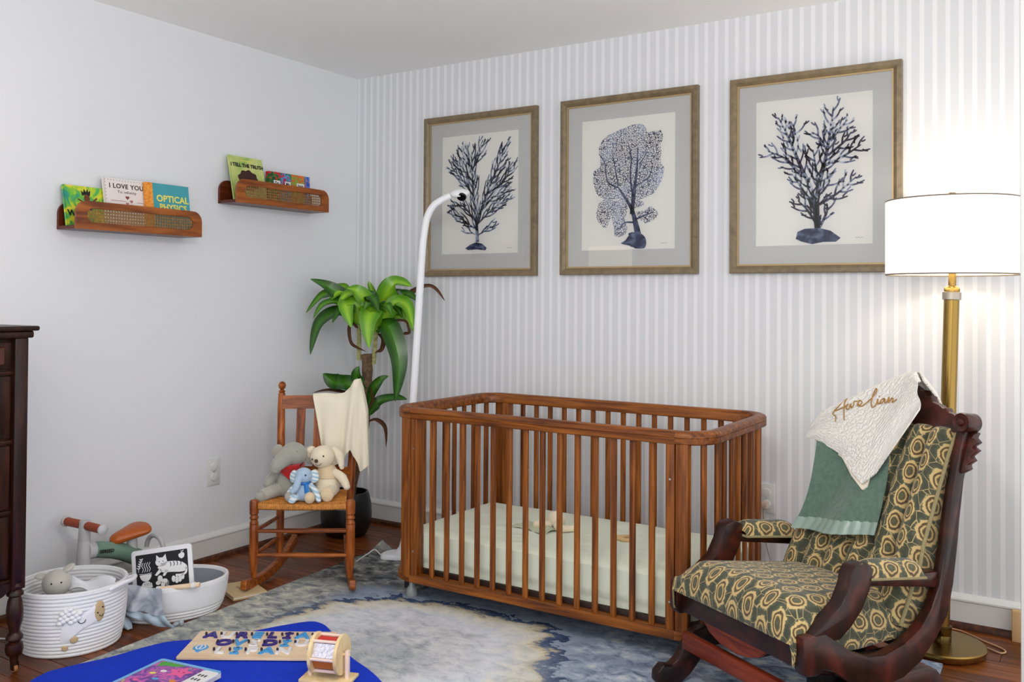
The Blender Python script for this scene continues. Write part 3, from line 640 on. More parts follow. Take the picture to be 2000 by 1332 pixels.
bshape(t, 'painted_figure', circ(0.008, 0.118, 0.013, 0.018), K['brown']); bshape(t, 'painted_hair', [(-0.012, 0.128), (-0.016, 0.15), (-0.006, 0.142), (-0.002, 0.158), (0.006, 0.145), (0.014, 0.16), (0.017, 0.146), (0.026, 0.154), (0.024, 0.136), (0.02, 0.128), (0.008, 0.135)], K['black'])
bshape(t, 'painted_body', [(0.0, 0.102), (0.02, 0.102), (0.028, 0.07), (-0.004, 0.07)], K['navy']); bshape(t, 'painted_arm', [(0.0, 0.100), (-0.03, 0.116), (-0.034, 0.112), (-0.002, 0.092)], K['brown']); bshape(t, 'painted_arm', [(0.02, 0.100), (0.05, 0.125), (0.055, 0.12), (0.022, 0.092)], K['brown'])
btext(t, 'WO', -0.05, 0.052, 0.034, K['black'], bold=0.001)
t, w, h = book('picture_book', 'tall white picture book lettered I LOVE YOU with red hearts', -1.572, -1.35, Z1, 0.215, 0.012, 0.078, 0.17, plain('ivory_cover', (236, 228, 226), 0.4), G1)
btext(t, 'I LOVE YOU', -0.008, 0.182, 0.028, K['dbrown'], bold=0.0004, sp=1.1); btext(t, 'To infinity', -0.008, 0.158, 0.017, K['brown'], 'subtitle', sp=1.2)
bshape(t, 'heart', heart(-0.008, 0.136, 0.009), K['maroon']); bshape(t, 'heart', heart(0.010, 0.121, 0.0075), K['rose']); bshape(t, 'heart', heart(-0.010, 0.110, 0.007), K['rose']); bshape(t, 'yellow_sun', circ(0.010, 0.092, 0.02, 0.016), K['orange'])
mb = MB()
for z, a, b2 in ((0.119, -0.085, -0.015), (0.105, -0.06, -0.03), (0.117, 0.035, 0.095), (0.104, 0.06, 0.095)): mb.bb((0.0006, a, z), (0.0009, b2, z+0.0018))
mb.build('small_print', K['rose'], t, smooth=False)
mb = MB()
for i in range(16): mb.add([(0.0008, -0.105+0.0135*i+a, 0.207+b_) for a, b_ in circ(0, 0, 0.0018, n=8)], [tuple(range(8))])
for i in range(6): mb.add([(0.0008, -0.105+a, 0.195-0.014*i+b_) for a, b_ in circ(0, 0, 0.0018, n=8)], [tuple(range(8))])
mb.build('dotted_border', K['grey'], t, smooth=False)
t, w, h = book('picture_book', 'turquoise board book lettered OPTICAL PHYSICS with orange spine', -1.392, -1.172, Z1, 0.212, 0.016, 0.094, 0.14, plain('turquoise_cover', (66, 160, 172), 0.35), G1, mottled('orange_speckle', [(0.4, (232, 120, 20)), (0.6, (244, 178, 70))], 120), 0.034)
btext(t, 'OPTICAL', 0.022, 0.145, 0.040, K['yellow'], bold=0.0012, sp=1.02); btext(t, 'PHYSICS', 0.022, 0.108, 0.037, K['yellow'], bold=0.0012, sp=1.02); btext(t, 'for', -0.045, 0.078, 0.024, K['cream'], 'subtitle')
Z2 = 1.661+0.0145; G2 = 'small board books on the corner shelf'
t, w, h = book('picture_book', 'tall pale green picture book lettered I TELL THE TRUTH', -0.925, -0.72, Z2, 0.222, 0.008, 0.082, 0.22, mottled('pale_green_cover', [(0.3, (150, 186, 90)), (0.55, (206, 214, 130)), (0.75, (226, 226, 160))], 7), 'picture books on the corner shelf')
btext(t, 'I TELL THE TRUTH', 0.003, 0.178, 0.0245, K['black'], bold=0.0010, sp=0.98)
mb = MB()
for i in range(9): mb.bb((0.0005, -0.032+0.0075*i, 0.199), (0.0009, -0.027+0.0075*i, 0.206))
mb.build('small_print', K['yellow'], t, smooth=False)
hr = []
for i in range(44): a = 2*PI*i/44; rr_ = 1+0.07*math.cos(a*9); hr.append((0.0+0.062*rr_*math.cos(a), 0.105+0.052*rr_*math.sin(a)))
bshape(t, 'curly_hair', hr, K['dbrown']); bshape(t, 'face', circ(0.0, 0.082, 0.034, 0.03), K['brown'], 0.0012)
cols = [('red and green', mottled('red_green_print', [(0.42, (200, 24, 40)), (0.5, (30, 120, 50)), (0.62, (30, 60, 36))], 30), 0.078, 'leftmost of the four small board books, red and green printed spine'),
        ('teal', mottled('teal_purple_print', [(0.38, (30, 120, 90)), (0.48, (70, 160, 220)), (0.58, (170, 30, 80)), (0.7, (220, 60, 50))], 30), 0.070, 'small teal and crimson board book beside the red and green one'),
        ('orange', mottled('orange_lime_print', [(0.36, (226, 120, 30)), (0.46, (220, 60, 50)), (0.56, (110, 190, 60)), (0.68, (190, 30, 40))], 30), 0.094, 'small orange and lime board book with a white label strip'),
        ('blue', mottled('blue_violet_print', [(0.4, (50, 60, 170)), (0.52, (60, 130, 220)), (0.64, (220, 100, 60))], 40), 0.036, 'rightmost and slimmest small board book, blue and violet')]
y = -0.700
for nm, mm, w_, lb in cols:
    t, w, h = book('board_book', lb, y, y+w_-0.001, Z2, 0.165, 0.02, 0.070, 0.05, mm, G2)
    if w_ > 0.05: bshape(t, 'label_strip', [(-w_*0.1, 0.098), (w_*0.46, 0.098), (w_*0.46, 0.124), (-w_*0.1, 0.124)], K['white']); btext(t, {'red and green': 'Do', 'teal': 'My', 'orange': 'best'}[nm], w_*0.18, 0.111, 0.022, K['black'], 'title', 0.0004)
    y += w_

# ------------------------------------------------------------------ electrical outlets
M['plate'] = plain('ivory_plastic', (224, 224, 222), 0.35)
def outlet(name, label, loc, rz, plug):
    t = thing(name, label, 'outlet', loc, rz)   # faces local -y
    MB().bb((-0.036, -0.006, -0.062), (0.036, 0, 0.062)).build('plate', M['plate'], t, bevel=0.002, seg=2)
    for z in (0.024, -0.024): MB().prism(circ(0, z, 0.0195, 0.0185, 24), lambda a, c: (a, -0.0125, c), lambda a, c: (a, -0.0055, c)).build('socket_cover', M['plate'], t, bevel=0.002)
    if plug:
        MB().bb((-0.018, -0.040, -0.040), (0.014, -0.0125, -0.010)).build('plug', plain('clear_tan_plug', (206, 186, 170), 0.3), t, bevel=0.005)
    MB().lathe([(0, 0), (0.003, 0), (0.003, 0.001)], (0, -0.0065, 0), (0, -1, 0), 10).build('screw', M['screw'], t)
outlet('wall_outlet', 'white wall outlet with covered sockets on the plain left wall', (0.0005, -0.965, 0.405), PI/2, False)
outlet('wall_outlet', 'white wall outlet with a plug on the striped wall beside the crib', (2.311, -0.0005, 0.392), 0, True)
tag(MB().tube(bez([(2.308, -0.034, 0.352), (2.312, -0.036, 0.26), (2.318, -0.03, 0.21), (2.335, -0.026, 0.148), (2.364, -0.03, 0.104), (2.40, -0.045, 0.03), (2.45, -0.07, 0.003), (2.7, -0.10, 0.003), (2.9, -0.08, 0.003)], 6), 0.0022, 8).build('power_cord', plain('clear_cord', (168, 150, 132), 0.4)), 'thin cord running down the striped wall from the plug to the floor', 'cord')
# ------------------------------------------------------------------ small wooden rocking chair
M['maple_z'] = wood('honey_maple_upright', (88, 38, 8), (146, 73, 20), (182, 102, 38), (50, 50, 5), 0.36, 0.1)
M['maple_x'] = wood('honey_maple_cross', (88, 38, 8), (142, 72, 20), (178, 100, 36), (5, 50, 50), 0.36, 0.1)
ch = thing('rocking_chair', 'small honey-brown wooden rocking chair with woven seat in the room corner', 'chair', (0.688, -1.07, 0.0105), math.radians(34))
def turned(prof): return prof
for sx_ in (-1, 1):
    fx = sx_*0.2
    MB().lathe([(0.010, 0.045), (0.012, 0.06), (0.016, 0.10), (0.0185, 0.15), (0.0185, 0.235), (0.019, 0.262), (0.0165, 0.266), (0.0195, 0.271), (0.0165, 0.277), (0.014, 0.285), (0.0195, 0.293), (0.0165, 0.299), (0.015, 0.305), (0.0195, 0.312), (0.0185, 0.318), (0.0195, 0.33), (0.0195, 0.358), (0.016, 0.366), (0.006, 0.370)], (fx, 0, 0), n=18).build('front_leg', M['maple_z'], ch)
    # rear post: leg below, tapering back post above with ball finial
    bx0, bx1 = sx_*0.155, sx_*0.167
    mb = MB().tube([(bx0, 0.275, 0.05), (bx0, 0.28, 0.14), (bx0, 0.285, 0.33), (bx0*1.02, 0.30, 0.45), (bx1, 0.335, 0.70), (bx1, 0.345, 0.775)], [0.013, 0.017, 0.018, 0.018, 0.017, 0.0155], 16)
    mb.lathe([(0.0155, 0.0), (0.012, 0.004), (0.0165, 0.009), (0.012, 0.014), (0.007, 0.018), (0.014, 0.024), (0.0175, 0.036), (0.014, 0.048), (0.005, 0.054)], (bx1, 0.345, 0.774), (0, 0.12, 1), 16); mb.build('back_post', M['maple_z'], ch)
    # rocker runner
    pts = [(sx_*0.222, -0.075, 0.036), (sx_*0.214, -0.03, 0.026), (sx_*0.2, 0.03, 0.021), (sx_*0.18, 0.12, 0.0195), (sx_*0.155, 0.24, 0.032), (sx_*0.135, 0.34, 0.06), (sx_*0.118, 0.43, 0.10)]
    pp = bez(pts, 5); mb = MB(); n = len(pp); vs = []; fs = []
    for i, q in enumerate(pp):
        tt = (pp[min(i+1, n-1)]-pp[max(i-1, 0)]).normalized(); sd = Vector((tt.y, -tt.x, 0)).normalized(); u_ = sd.cross(tt)
        if u_.z < 0: u_ = -u_
        for a, b_ in ((-1, -1), (1, -1), (1, 1), (-1, 1)): vs.append(q+sd*0.013*a+u_*0.019*b_)
    for i in range(n-1):
        for j in range(4): fs.append((i*4+j, i*4+(j+1) % 4, i*4+4+(j+1) % 4, i*4+4+j))
    fs += [(3, 2, 1, 0), tuple((n-1)*4+j for j in range(4))]
    MB().add(vs, fs).build('rocker', M['maple_x'], ch, bevel=0.003, ang=50)
    for z in (0.14, 0.235): MB().tube([(sx_*0.198, 0.0, z), (sx_*0.177, 0.14, z), (sx_*0.156, 0.28, z)], [0.007, 0.009, 0.007], 10).build('side_rung', M['maple_x'], ch)
for z in (0.137, 0.238): MB().tube([(-0.19, 0, z), (0, 0, z), (0.19, 0, z)], [0.0075, 0.010, 0.0075], 12).build('front_rung', M['maple_x'], ch)
MB().tube([(-0.15, 0.28, 0.17), (0.15, 0.28, 0.17)], 0.009, 12).build('rear_rung', M['maple_x'], ch)
def backrail(z0, z1, nm):
    mb = MB(); cv = lambda x: 0.020*(1-(x/0.165)**2)
    def P(u, v): x = lerp(-0.162, 0.162, u); z = lerp(z0, z1, v); return (x, 0.345-0.14*(0.775-z)+cv(x)-0.006, z)
    mb.sheet(P, 12, 1, -0.013); mb.build(nm, M['maple_x'], ch, ang=50)
backrail(0.705, 0.765, 'top_rail'); backrail(0.415, 0.450, 'lower_rail')
for x in (-0.078, 0.0, 0.078):
    MB().sheet(lambda u, v: (x+lerp(-0.019, 0.019, u), 0.345-0.14*(0.775-lerp(0.445, 0.712, v))+0.02*(1-(x/0.165)**2)-0.003, lerp(0.445, 0.712, v)), 1, 4, -0.009).build('back_slat', M['maple_z'], ch, ang=50)
# woven rush seat: wrapped strands, one mesh
M['rush'] = plain('woven_rush', (190, 124, 52), 0.6, var=0.25, bscale=60)
def rush():
    mb = MB(); x0, x1, xb0, xb1 = -0.182, 0.182, -0.140, 0.140
    nst = 46
    for i in range(nst):
        s = (i+0.5)/nst; xf = lerp(x0, x1, s); xb = lerp(xb0, xb1, s); w = (x1-x0)/nst*0.54; zt, zb = 0.352, 0.326; sag = 0.010*math.sin(PI*s)
        pts = [(xf, 0.01, zb-sag*0.3), (xf, -0.010, 0.334-sag*0.3), (xf, -0.007, 0.348-sag*0.3), (xf, 0.012, zt-sag*0.4), (lerp(xf, xb, .5), 0.14, zt-sag), (xb, 0.272, zt), (xb, 0.288, 0.34)]
        mb.tube(bez(pts, 2), w, 6, flat=0.8)
    return mb
o = rush().build('woven_seat', M['rush'], ch)
mb = MB()
for i in range(16):
    yy = 0.012+i*0.0165; w_ = lerp(0.182, 0.142, yy/0.28); mb.tube([(-w_, yy, 0.3545), (0, yy, 0.3475), (w_, yy, 0.3545)], 0.0032, 6)
mb.build('weft_strands', M['rush'], ch)

# cream blanket over the chair back
M['cream_knit'] = plain('cream_knit', (238, 230, 208), 0.95, bump=0.3, bscale=400, sheen=0.3)
kb = thing('knit_blanket', 'cream knit blanket draped over the right side of the small rocking chair back', 'blanket', (0.688, -1.07, 0.0105), math.radians(34))
TT = [(-0.022, 0.772), (0.03, 0.776), (0.08, 0.772), (0.12, 0.778), (0.15, 0.805), (0.168, 0.838), (0.185, 0.842), (0.20, 0.80), (0.222, 0.70)]
BB = [(0.022, 0.55), (0.045, 0.50), (0.075, 0.452), (0.105, 0.468), (0.132, 0.488), (0.155, 0.535), (0.175, 0.50), (0.205, 0.435), (0.238, 0.47)]
def KP(u, v):
    tx, tz = interp(TT, u); bx, bz = interp(BB, u); x = lerp(tx, bx, v**0.9); z = lerp(tz, bz, v)
    yb = 0.325-0.14*(0.775-min(z, 0.775))-0.012
    wr = max(0, (x-0.12))/0.1
    f = 0.012*math.sin(u*17+v*1.2)*(0.25+v)+0.006*math.sin(u*31)*v
    y = yb-0.016*math.sin(min(1, wr*2)*PI*0.5)+f+0.03*max(0, wr-0.6)
    if v < 0.06: y += 0.02*(1-v/0.06)
    return (x, y-0.004, z+0.004*math.sin(u*25)*v)
MB().sheet(KP, 60, 40, 0.004, 0.5, 0.6).build('front_drape', M['cream_knit'], kb, ang=80)
def KB(u, v):
    tx, tz = interp(TT, u); z = lerp(tz, tz-0.20-0.1*u, v); return (lerp(tx, tx+0.01, v), 0.342-0.14*(0.775-min(z, 0.775))+0.03+0.010*math.sin(u*14)*v+0.006*v, z-0.001)
MB().sheet(KB, 40, 14, -0.004, 0.5, 0.3).build('rear_drape', M['cream_knit'], kb, ang=80)

# ------------------------------------------------------------------ plush toys on the chair (chair axes)
CH = Matrix.Translation((0.688, -1.07, 0.0105)) @ Matrix.Rotation(math.radians(34), 4, 'Z')
def fabric(name, col, bsc=500): return plain(name, col, 0.95, bump=0.35, bscale=bsc, sheen=0.4, var=0.05)
M['gre'] = fabric('grey_plush', (160, 160, 150)); M['greL'] = fabric('light_grey_felt', (176, 172, 160)); M['redf'] = fabric('red_felt', (176, 18, 22)); M['crm'] = fabric('cream_plush', (236, 222, 196)); M['crm2'] = fabric('sand_plush', (222, 200, 164))
M['blu'] = fabric('pale_blue_plush', (170, 196, 220)); M['ribb'] = plain('blue_satin', (30, 120, 200), 0.35); M['eye'] = plain('black_stitch', (20, 16, 16), 0.3); M['pink'] = fabric('blush_felt', (216, 196, 182))
m, nt, b = newmat('blue_white_striped_plush'); M['stripe'] = m
tc = N(nt, 'ShaderNodeTexCoord'); sp = N(nt, 'ShaderNodeSeparateXYZ'); nt.links.new(tc.outputs['Object'], sp.inputs[0])
sf = math_(nt, 'FRACT', math_(nt, 'MULTIPLY', math_(nt, 'ADD', sp.outputs[2], math_(nt, 'MULTIPLY', sp.outputs[0], 0.35)), 62))
nt.links.new(ramp(nt, sf, [(0.48, (232, 238, 240)), (0.52, (168, 200, 220))]), b.inputs['Base Color']); b.inputs['Roughness'].default_value = 0.95
def limb(a, mid, c, rads, n=14): return MB().tube(bez([a, mid, c], 6), [lerp(rads[0], rads[1], i/6) for i in range(6)]+[lerp(rads[1], rads[2], i/6) for i in range(7)], n)
def caps(mb, p, r): mb.ell(p, (r, r, r), nu=14, nv=8); return mb
def plush(name, label, cat='plush toy', group='plush toys on the small rocking chair'):
    t = bpy.data.objects.new(name, None); COL.objects.link(t); t.matrix_world = CH @ Matrix.Translation((0, 0, 0)); t.empty_display_size = 0.05
    return tag(t, label, cat, group)
def rot(ax, deg): return Matrix.Rotation(math.radians(deg), 3, ax)
ZS = 0.352  # seat top
# grey elephant with red scarf
t = plush('plush_elephant', 'grey plush elephant wearing a red neckerchief, leaning left on the chair')
b0 = MB().lathe([(0.0, -0.002), (0.045, 0.0), (0.061, 0.02), (0.064, 0.05), (0.056, 0.085), (0.042, 0.115), (0.028, 0.135), (0, 0.14)], (-0.088, 0.15, ZS+0.002), (0.02, 0.05, 1), 22); b0.build('body', M['gre'], t, ang=80)
h0 = MB().ell((-0.068, 0.145, ZS+0.182), (0.056, 0.06, 0.050), rot('Y', 14), 22, 14); h0.tube(bez([(-0.082, 0.12, ZS+0.18), (-0.105, 0.085, ZS+0.165), (-0.122, 0.065, ZS+0.145), (-0.128, 0.060, ZS+0.128)], 5), [0.040-0.0012*i for i in range(16)], 14); h0.ell((-0.128, 0.06, ZS+0.128), (0.022, 0.022, 0.016)); h0.build('head', M['gre'], t, ang=80)
MB().ell((0.0, 0.175, ZS+0.172), (0.034, 0.008, 0.040), rot('Y', -18) @ rot('Z', 25)).build('ear', M['greL'], t); MB().ell((-0.142, 0.17, ZS+0.185), (0.030, 0.008, 0.034), rot('Y', 12) @ rot('Z', -20)).build('ear', M['greL'], t)
sc = MB().tube([(-0.083+0.05*math.cos(a), 0.145+0.052*math.sin(a), ZS+0.128+0.006*math.cos(a)) for a in [2*PI*i/20 for i in range(20)]], 0.013, 8, closed=True)
sc.add([(-0.135, 0.10, ZS+0.135), (-0.035, 0.09, ZS+0.128), (-0.075, 0.076, ZS+0.085), (-0.135, 0.112, ZS+0.118), (-0.035, 0.106, ZS+0.112), (-0.072, 0.088, ZS+0.078)], [(0, 2, 1), (3, 4, 5), (0, 3, 5, 2), (2, 5, 4, 1), (1, 4, 3, 0)]); sc.build('neckerchief', M['redf'], t)
caps(limb((-0.128, 0.135, ZS+0.105), (-0.155, 0.115, ZS+0.085), (-0.168, 0.10, ZS+0.062), (0.020, 0.021, 0.020)), (-0.168, 0.10, ZS+0.062), 0.020).build('arm', M['gre'], t, ang=80)
caps(limb((-0.04, 0.135, ZS+0.105), (-0.022, 0.11, ZS+0.08), (-0.02, 0.09, ZS+0.06), (0.020, 0.021, 0.020)), (-0.02, 0.09, ZS+0.06), 0.020).build('arm', M['gre'], t, ang=80)
l1 = limb((-0.12, 0.125, ZS+0.035), (-0.155, 0.07, ZS+0.030), (-0.178, 0.035, ZS+0.024), (0.030, 0.026, 0.024)); l1.build('leg', M['greL'], t, ang=80); MB().ell((-0.182, 0.028, ZS+0.0215), (0.023, 0.016, 0.0215), rot('Z', 20)).build('foot', M['gre'], t)
l2 = limb((-0.055, 0.125, ZS+0.032), (-0.052, 0.07, ZS+0.028), (-0.055, 0.03, ZS+0.024), (0.030, 0.026, 0.024)); l2.build('leg', M['greL'], t, ang=80); MB().ell((-0.055, 0.022, ZS+0.0225), (0.025, 0.014, 0.0225)).build('foot', M['greL'], t)
MB().ell((-0.045, 0.098, ZS+0.197), (0.0035, 0.003, 0.005)).build('eye', M['eye'], t); MB().ell((-0.025, 0.092, ZS+0.146), (0.012, 0.002, 0.0025), rot('Y', -50)).build('mouth', M['eye'], t)
# cream rabbit
t = plush('plush_rabbit', 'cream plush rabbit with drooping ears sitting behind the blue elephant')
MB().lathe([(0.0, -0.002), (0.040, 0.0), (0.055, 0.02), (0.058, 0.05), (0.050, 0.085), (0.036, 0.115), (0.024, 0.13), (0, 0.135)], (0.072, 0.155, ZS+0.002), (0.02, 0.05, 1), 22).build('body', M['crm'], t, ang=80)
MB().lathe([(0.052, 0.075), (0.053, 0.08), (0.040, 0.115), (0.027, 0.133)], (0.071, 0.1535, ZS+0.002), (0.02, 0.05, 1), 22).build('vest', M['crm2'], t, ang=80)
MB().ell((0.055, 0.145, ZS+0.170), (0.052, 0.052, 0.048), rot('Y', -10), 22, 14).build('head', M['crm'], t)
caps(limb((0.095, 0.165, ZS+0.205), (0.125, 0.155, ZS+0.175), (0.140, 0.14, ZS+0.125), (0.010, 0.020, 0.010)), (0.140, 0.14, ZS+0.125), 0.010).build('ear', M['crm'], t, ang=80)
caps(limb((0.015, 0.17, ZS+0.20), (-0.005, 0.175, ZS+0.19), (-0.012, 0.175, ZS+0.15), (0.010, 0.018, 0.010)), (-0.012, 0.175, ZS+0.15), 0.010).build('ear', M['crm'], t, ang=80)
caps(limb((0.108, 0.14, ZS+0.105), (0.145, 0.115, ZS+0.085), (0.168, 0.10, ZS+0.05), (0.016, 0.020, 0.015)), (0.168, 0.10, ZS+0.05), 0.015).build('arm', M['crm'], t, ang=80)
caps(limb((0.03, 0.14, ZS+0.105), (0.015, 0.115, ZS+0.085), (0.01, 0.10, ZS+0.06), (0.016, 0.018, 0.014)), (0.01, 0.10, ZS+0.06), 0.014).build('arm', M['crm'], t, ang=80)
lg = limb((0.10, 0.13, ZS+0.03), (0.098, 0.08, ZS+0.03), (0.096, 0.04, ZS+0.030), (0.028, 0.026, 0.028)); lg.build('leg', M['crm'], t, ang=80); MB().ell((0.096, 0.028, ZS+0.0305), (0.029, 0.014, 0.0305)).build('foot', M['crm2'], t)
lg = limb((0.05, 0.13, ZS+0.03), (0.06, 0.07, ZS+0.026), (0.045, 0.03, ZS+0.024), (0.028, 0.022, 0.020)); lg.build('leg', M['crm'], t, ang=80); MB().ell((0.03, -0.004, ZS+0.0245), (0.022, 0.022, 0.024)).build('foot', M['crm2'], t)
MB().ell((0.038, 0.093, ZS+0.160), (0.008, 0.006, 0.008)).build('nose', plain('brown_stitch', (70, 44, 26), 0.6), t)
for x, z in ((0.020, 0.166), (0.068, 0.180)): MB().ell((x, 0.0955+(0.004 if x < 0.03 else 0), ZS+z), (0.0035, 0.003, 0.0042)).build('eye', M['eye'], t)
MB().tube([(0.035, 0.094, ZS+0.147), (0.043, 0.094, ZS+0.139), (0.052, 0.0945, ZS+0.142), (0.060, 0.096, ZS+0.150)], 0.001, 6).build('mouth', M['eye'], t)
# pale blue elephant in front
t = plush('plush_elephant', 'small pale blue plush elephant with striped arms and a blue ribbon')
MB().lathe([(0.0, -0.002), (0.030, 0.0), (0.040, 0.015), (0.040, 0.035), (0.034, 0.06), (0.022, 0.075), (0, 0.08)], (-0.008, 0.06, ZS+0.002), (0.0, 0.05, 1), 20).build('body', M['blu'], t, ang=80)
hd = MB().ell((-0.008, 0.058, ZS+0.105), (0.037, 0.034, 0.034), None, 20, 12); hd.tube(bez([(-0.018, 0.035, ZS+0.105), (-0.025, 0.018, ZS+0.085), (-0.030, 0.008, ZS+0.062), (-0.042, 0.003, ZS+0.050)], 5), [0.017-0.0004*i for i in range(16)], 12); hd.ell((-0.042, 0.003, ZS+0.050), (0.011, 0.011, 0.011)); hd.build('head', M['blu'], t, ang=80)
for s_ in (-1, 1): MB().ell((-0.008+s_*0.042, 0.066, ZS+0.100), (0.021, 0.006, 0.027), rot('Y', s_*-14) @ rot('Z', s_*20)).build('ear', M['stripe'], t)
for x in (-0.022, 0.006): MB().ell((x, 0.0265, ZS+0.112), (0.0034, 0.003, 0.0038)).build('eye', M['eye'], t)
MB().tube([(-0.008+0.027*math.cos(a), 0.058+0.027*math.sin(a), ZS+0.076) for a in [2*PI*i/18 for i in range(18)]], 0.005, 8, closed=True).build('ribbon', M['ribb'], t)
MB().sheet(lambda u, v: (0.008+lerp(-0.007, 0.010, u)+0.004*v, 0.024-0.004*math.sin(u*PI)-0.002*v, ZS+lerp(0.076, 0.038, v)), 4, 6, 0.0015).build('ribbon_tail', M['ribb'], t)
caps(limb((-0.036, 0.05, ZS+0.066), (-0.060, 0.03, ZS+0.035), (-0.030, 0.008, ZS+0.020), (0.012, 0.013, 0.011)), (-0.030, 0.008, ZS+0.020), 0.011).build('arm', M['stripe'], t, ang=80)
caps(limb((0.022, 0.05, ZS+0.066), (0.048, 0.028, ZS+0.045), (0.066, 0.004, ZS+0.014), (0.012, 0.012, 0.011)), (0.066, 0.004, ZS+0.014), 0.011).build('arm', M['stripe'], t, ang=80)
MB().ell((-0.043, -0.004, ZS+0.0125), (0.016, 0.012, 0.012)).build('foot', M['stripe'], t)
caps(limb((-0.02, 0.04, ZS+0.02), (-0.035, 0.02, ZS+0.016), (-0.043, 0.004, ZS+0.013), (0.014, 0.012, 0.011)), (-0.043, 0.004, ZS+0.013), 0.011).build('leg', M['stripe'], t, ang=80)

# ------------------------------------------------------------------ dracaena in a black pot
pl = thing('potted_plant', 'dracaena with glossy arching leaves in a black pot in the room corner', 'plant', (0.215, -0.292, 0.0005))
PO = Vector((0.215, -0.292, 0.0005))
M['pot'] = plain('black_glazed_pot', (14, 15, 17), 0.35, bump=0.2, bscale=30); M['soil'] = plain('potting_soil', (44, 30, 20), 0.95, bump=1.0, bscale=80)
MB().lathe([(0.0, 0.0), (0.09, 0.0), (0.105, 0.01), (0.125, 0.05), (0.131, 0.10), (0.128, 0.16), (0.118, 0.205), (0.112, 0.222), (0.104, 0.222), (0.108, 0.20), (0.11, 0.18)], n=36).build('pot', M['pot'], pl)
MB().lathe([(0.0, 0.196), (0.06, 0.194), (0.107, 0.19)], n=28).build('soil', M['soil'], pl)
tg = MB().bb((-0.028, -0.001, -0.013), (0.028, 0.001, 0.013)).build('price_tag', plain('paper_tag', (226, 226, 224), 0.8), pl); tg.location = (0.072, -0.112, 0.168); tg.rotation_euler = (0, 0, math.radians(32))
M['bark'] = plain('ringed_bark', (108, 84, 62), 0.9, bump=0.8, bscale=60, var=0.3)
M['canegreen'] = plain('pale_green_cane', (170, 168, 110), 0.7, bump=0.6, bscale=60, var=0.3)
tk = [Vector(q)-PO for q in ((0.225, -0.285, 0.18), (0.27, -0.268, 0.40), (0.301, -0.259, 0.56), (0.31, -0.256, 0.70), (0.317, -0.254, 0.83), (0.314, -0.257, 0.932))]
tr_ = MB().tube(bez(tk, 5), [0.027+0.0015*math.sin(i*1.9) for i in range(26)], 16).build('trunk', M['bark'], pl)
for a, b_ in (((0.281, -0.278, 0.90), (0.28, -0.281, 1.09)), ((0.345, -0.238, 0.88), (0.356, -0.232, 1.07))):
    A_, B_ = Vector(a)-PO, Vector(b_)-PO; MB().tube([A_.lerp(B_, i/24) for i in range(25)], [0.0115+(0.0016 if i % 2 else -0.0012) for i in range(25)], 12).build('cane', M['canegreen'], pl)
def leafmat(name, c_edge, c_mid, rough=0.35):
    m, nt, b = newmat(name); uv = N(nt, 'ShaderNodeUVMap'); s = N(nt, 'ShaderNodeSeparateXYZ'); nt.links.new(uv.outputs[0], s.inputs[0])
    dd = math_(nt, 'ABSOLUTE', math_(nt, 'SUBTRACT', s.outputs[0], 0.5)); tc = N(nt, 'ShaderNodeTexCoord'); n1 = N(nt, 'ShaderNodeTexNoise'); n1.inputs['Scale'].default_value = 9; nt.links.new(tc.outputs['Object'], n1.inputs['Vector'])
    dd = math_(nt, 'ADD', dd, math_(nt, 'MULTIPLY', math_(nt, 'SUBTRACT', n1.outputs['Fac'], 0.5), 0.35))
    nt.links.new(ramp(nt, dd, [(0.04, c_mid), (0.34, c_edge)]), b.inputs['Base Color']); b.inputs['Roughness'].default_value = rough; b.inputs['Subsurface Weight'].default_value = 0.0
    return m
LM = {'g1': leafmat('leaf_deep_green', (30, 76, 16), (64, 120, 24), 0.28), 'g2': leafmat('leaf_mid_green', (46, 100, 18), (92, 152, 30), 0.28), 'g3': leafmat('leaf_bright_green', (88, 148, 24), (146, 198, 44), 0.3), 'br': leafmat('leaf_dry_brown', (64, 36, 18), (112, 70, 38), 0.8)}
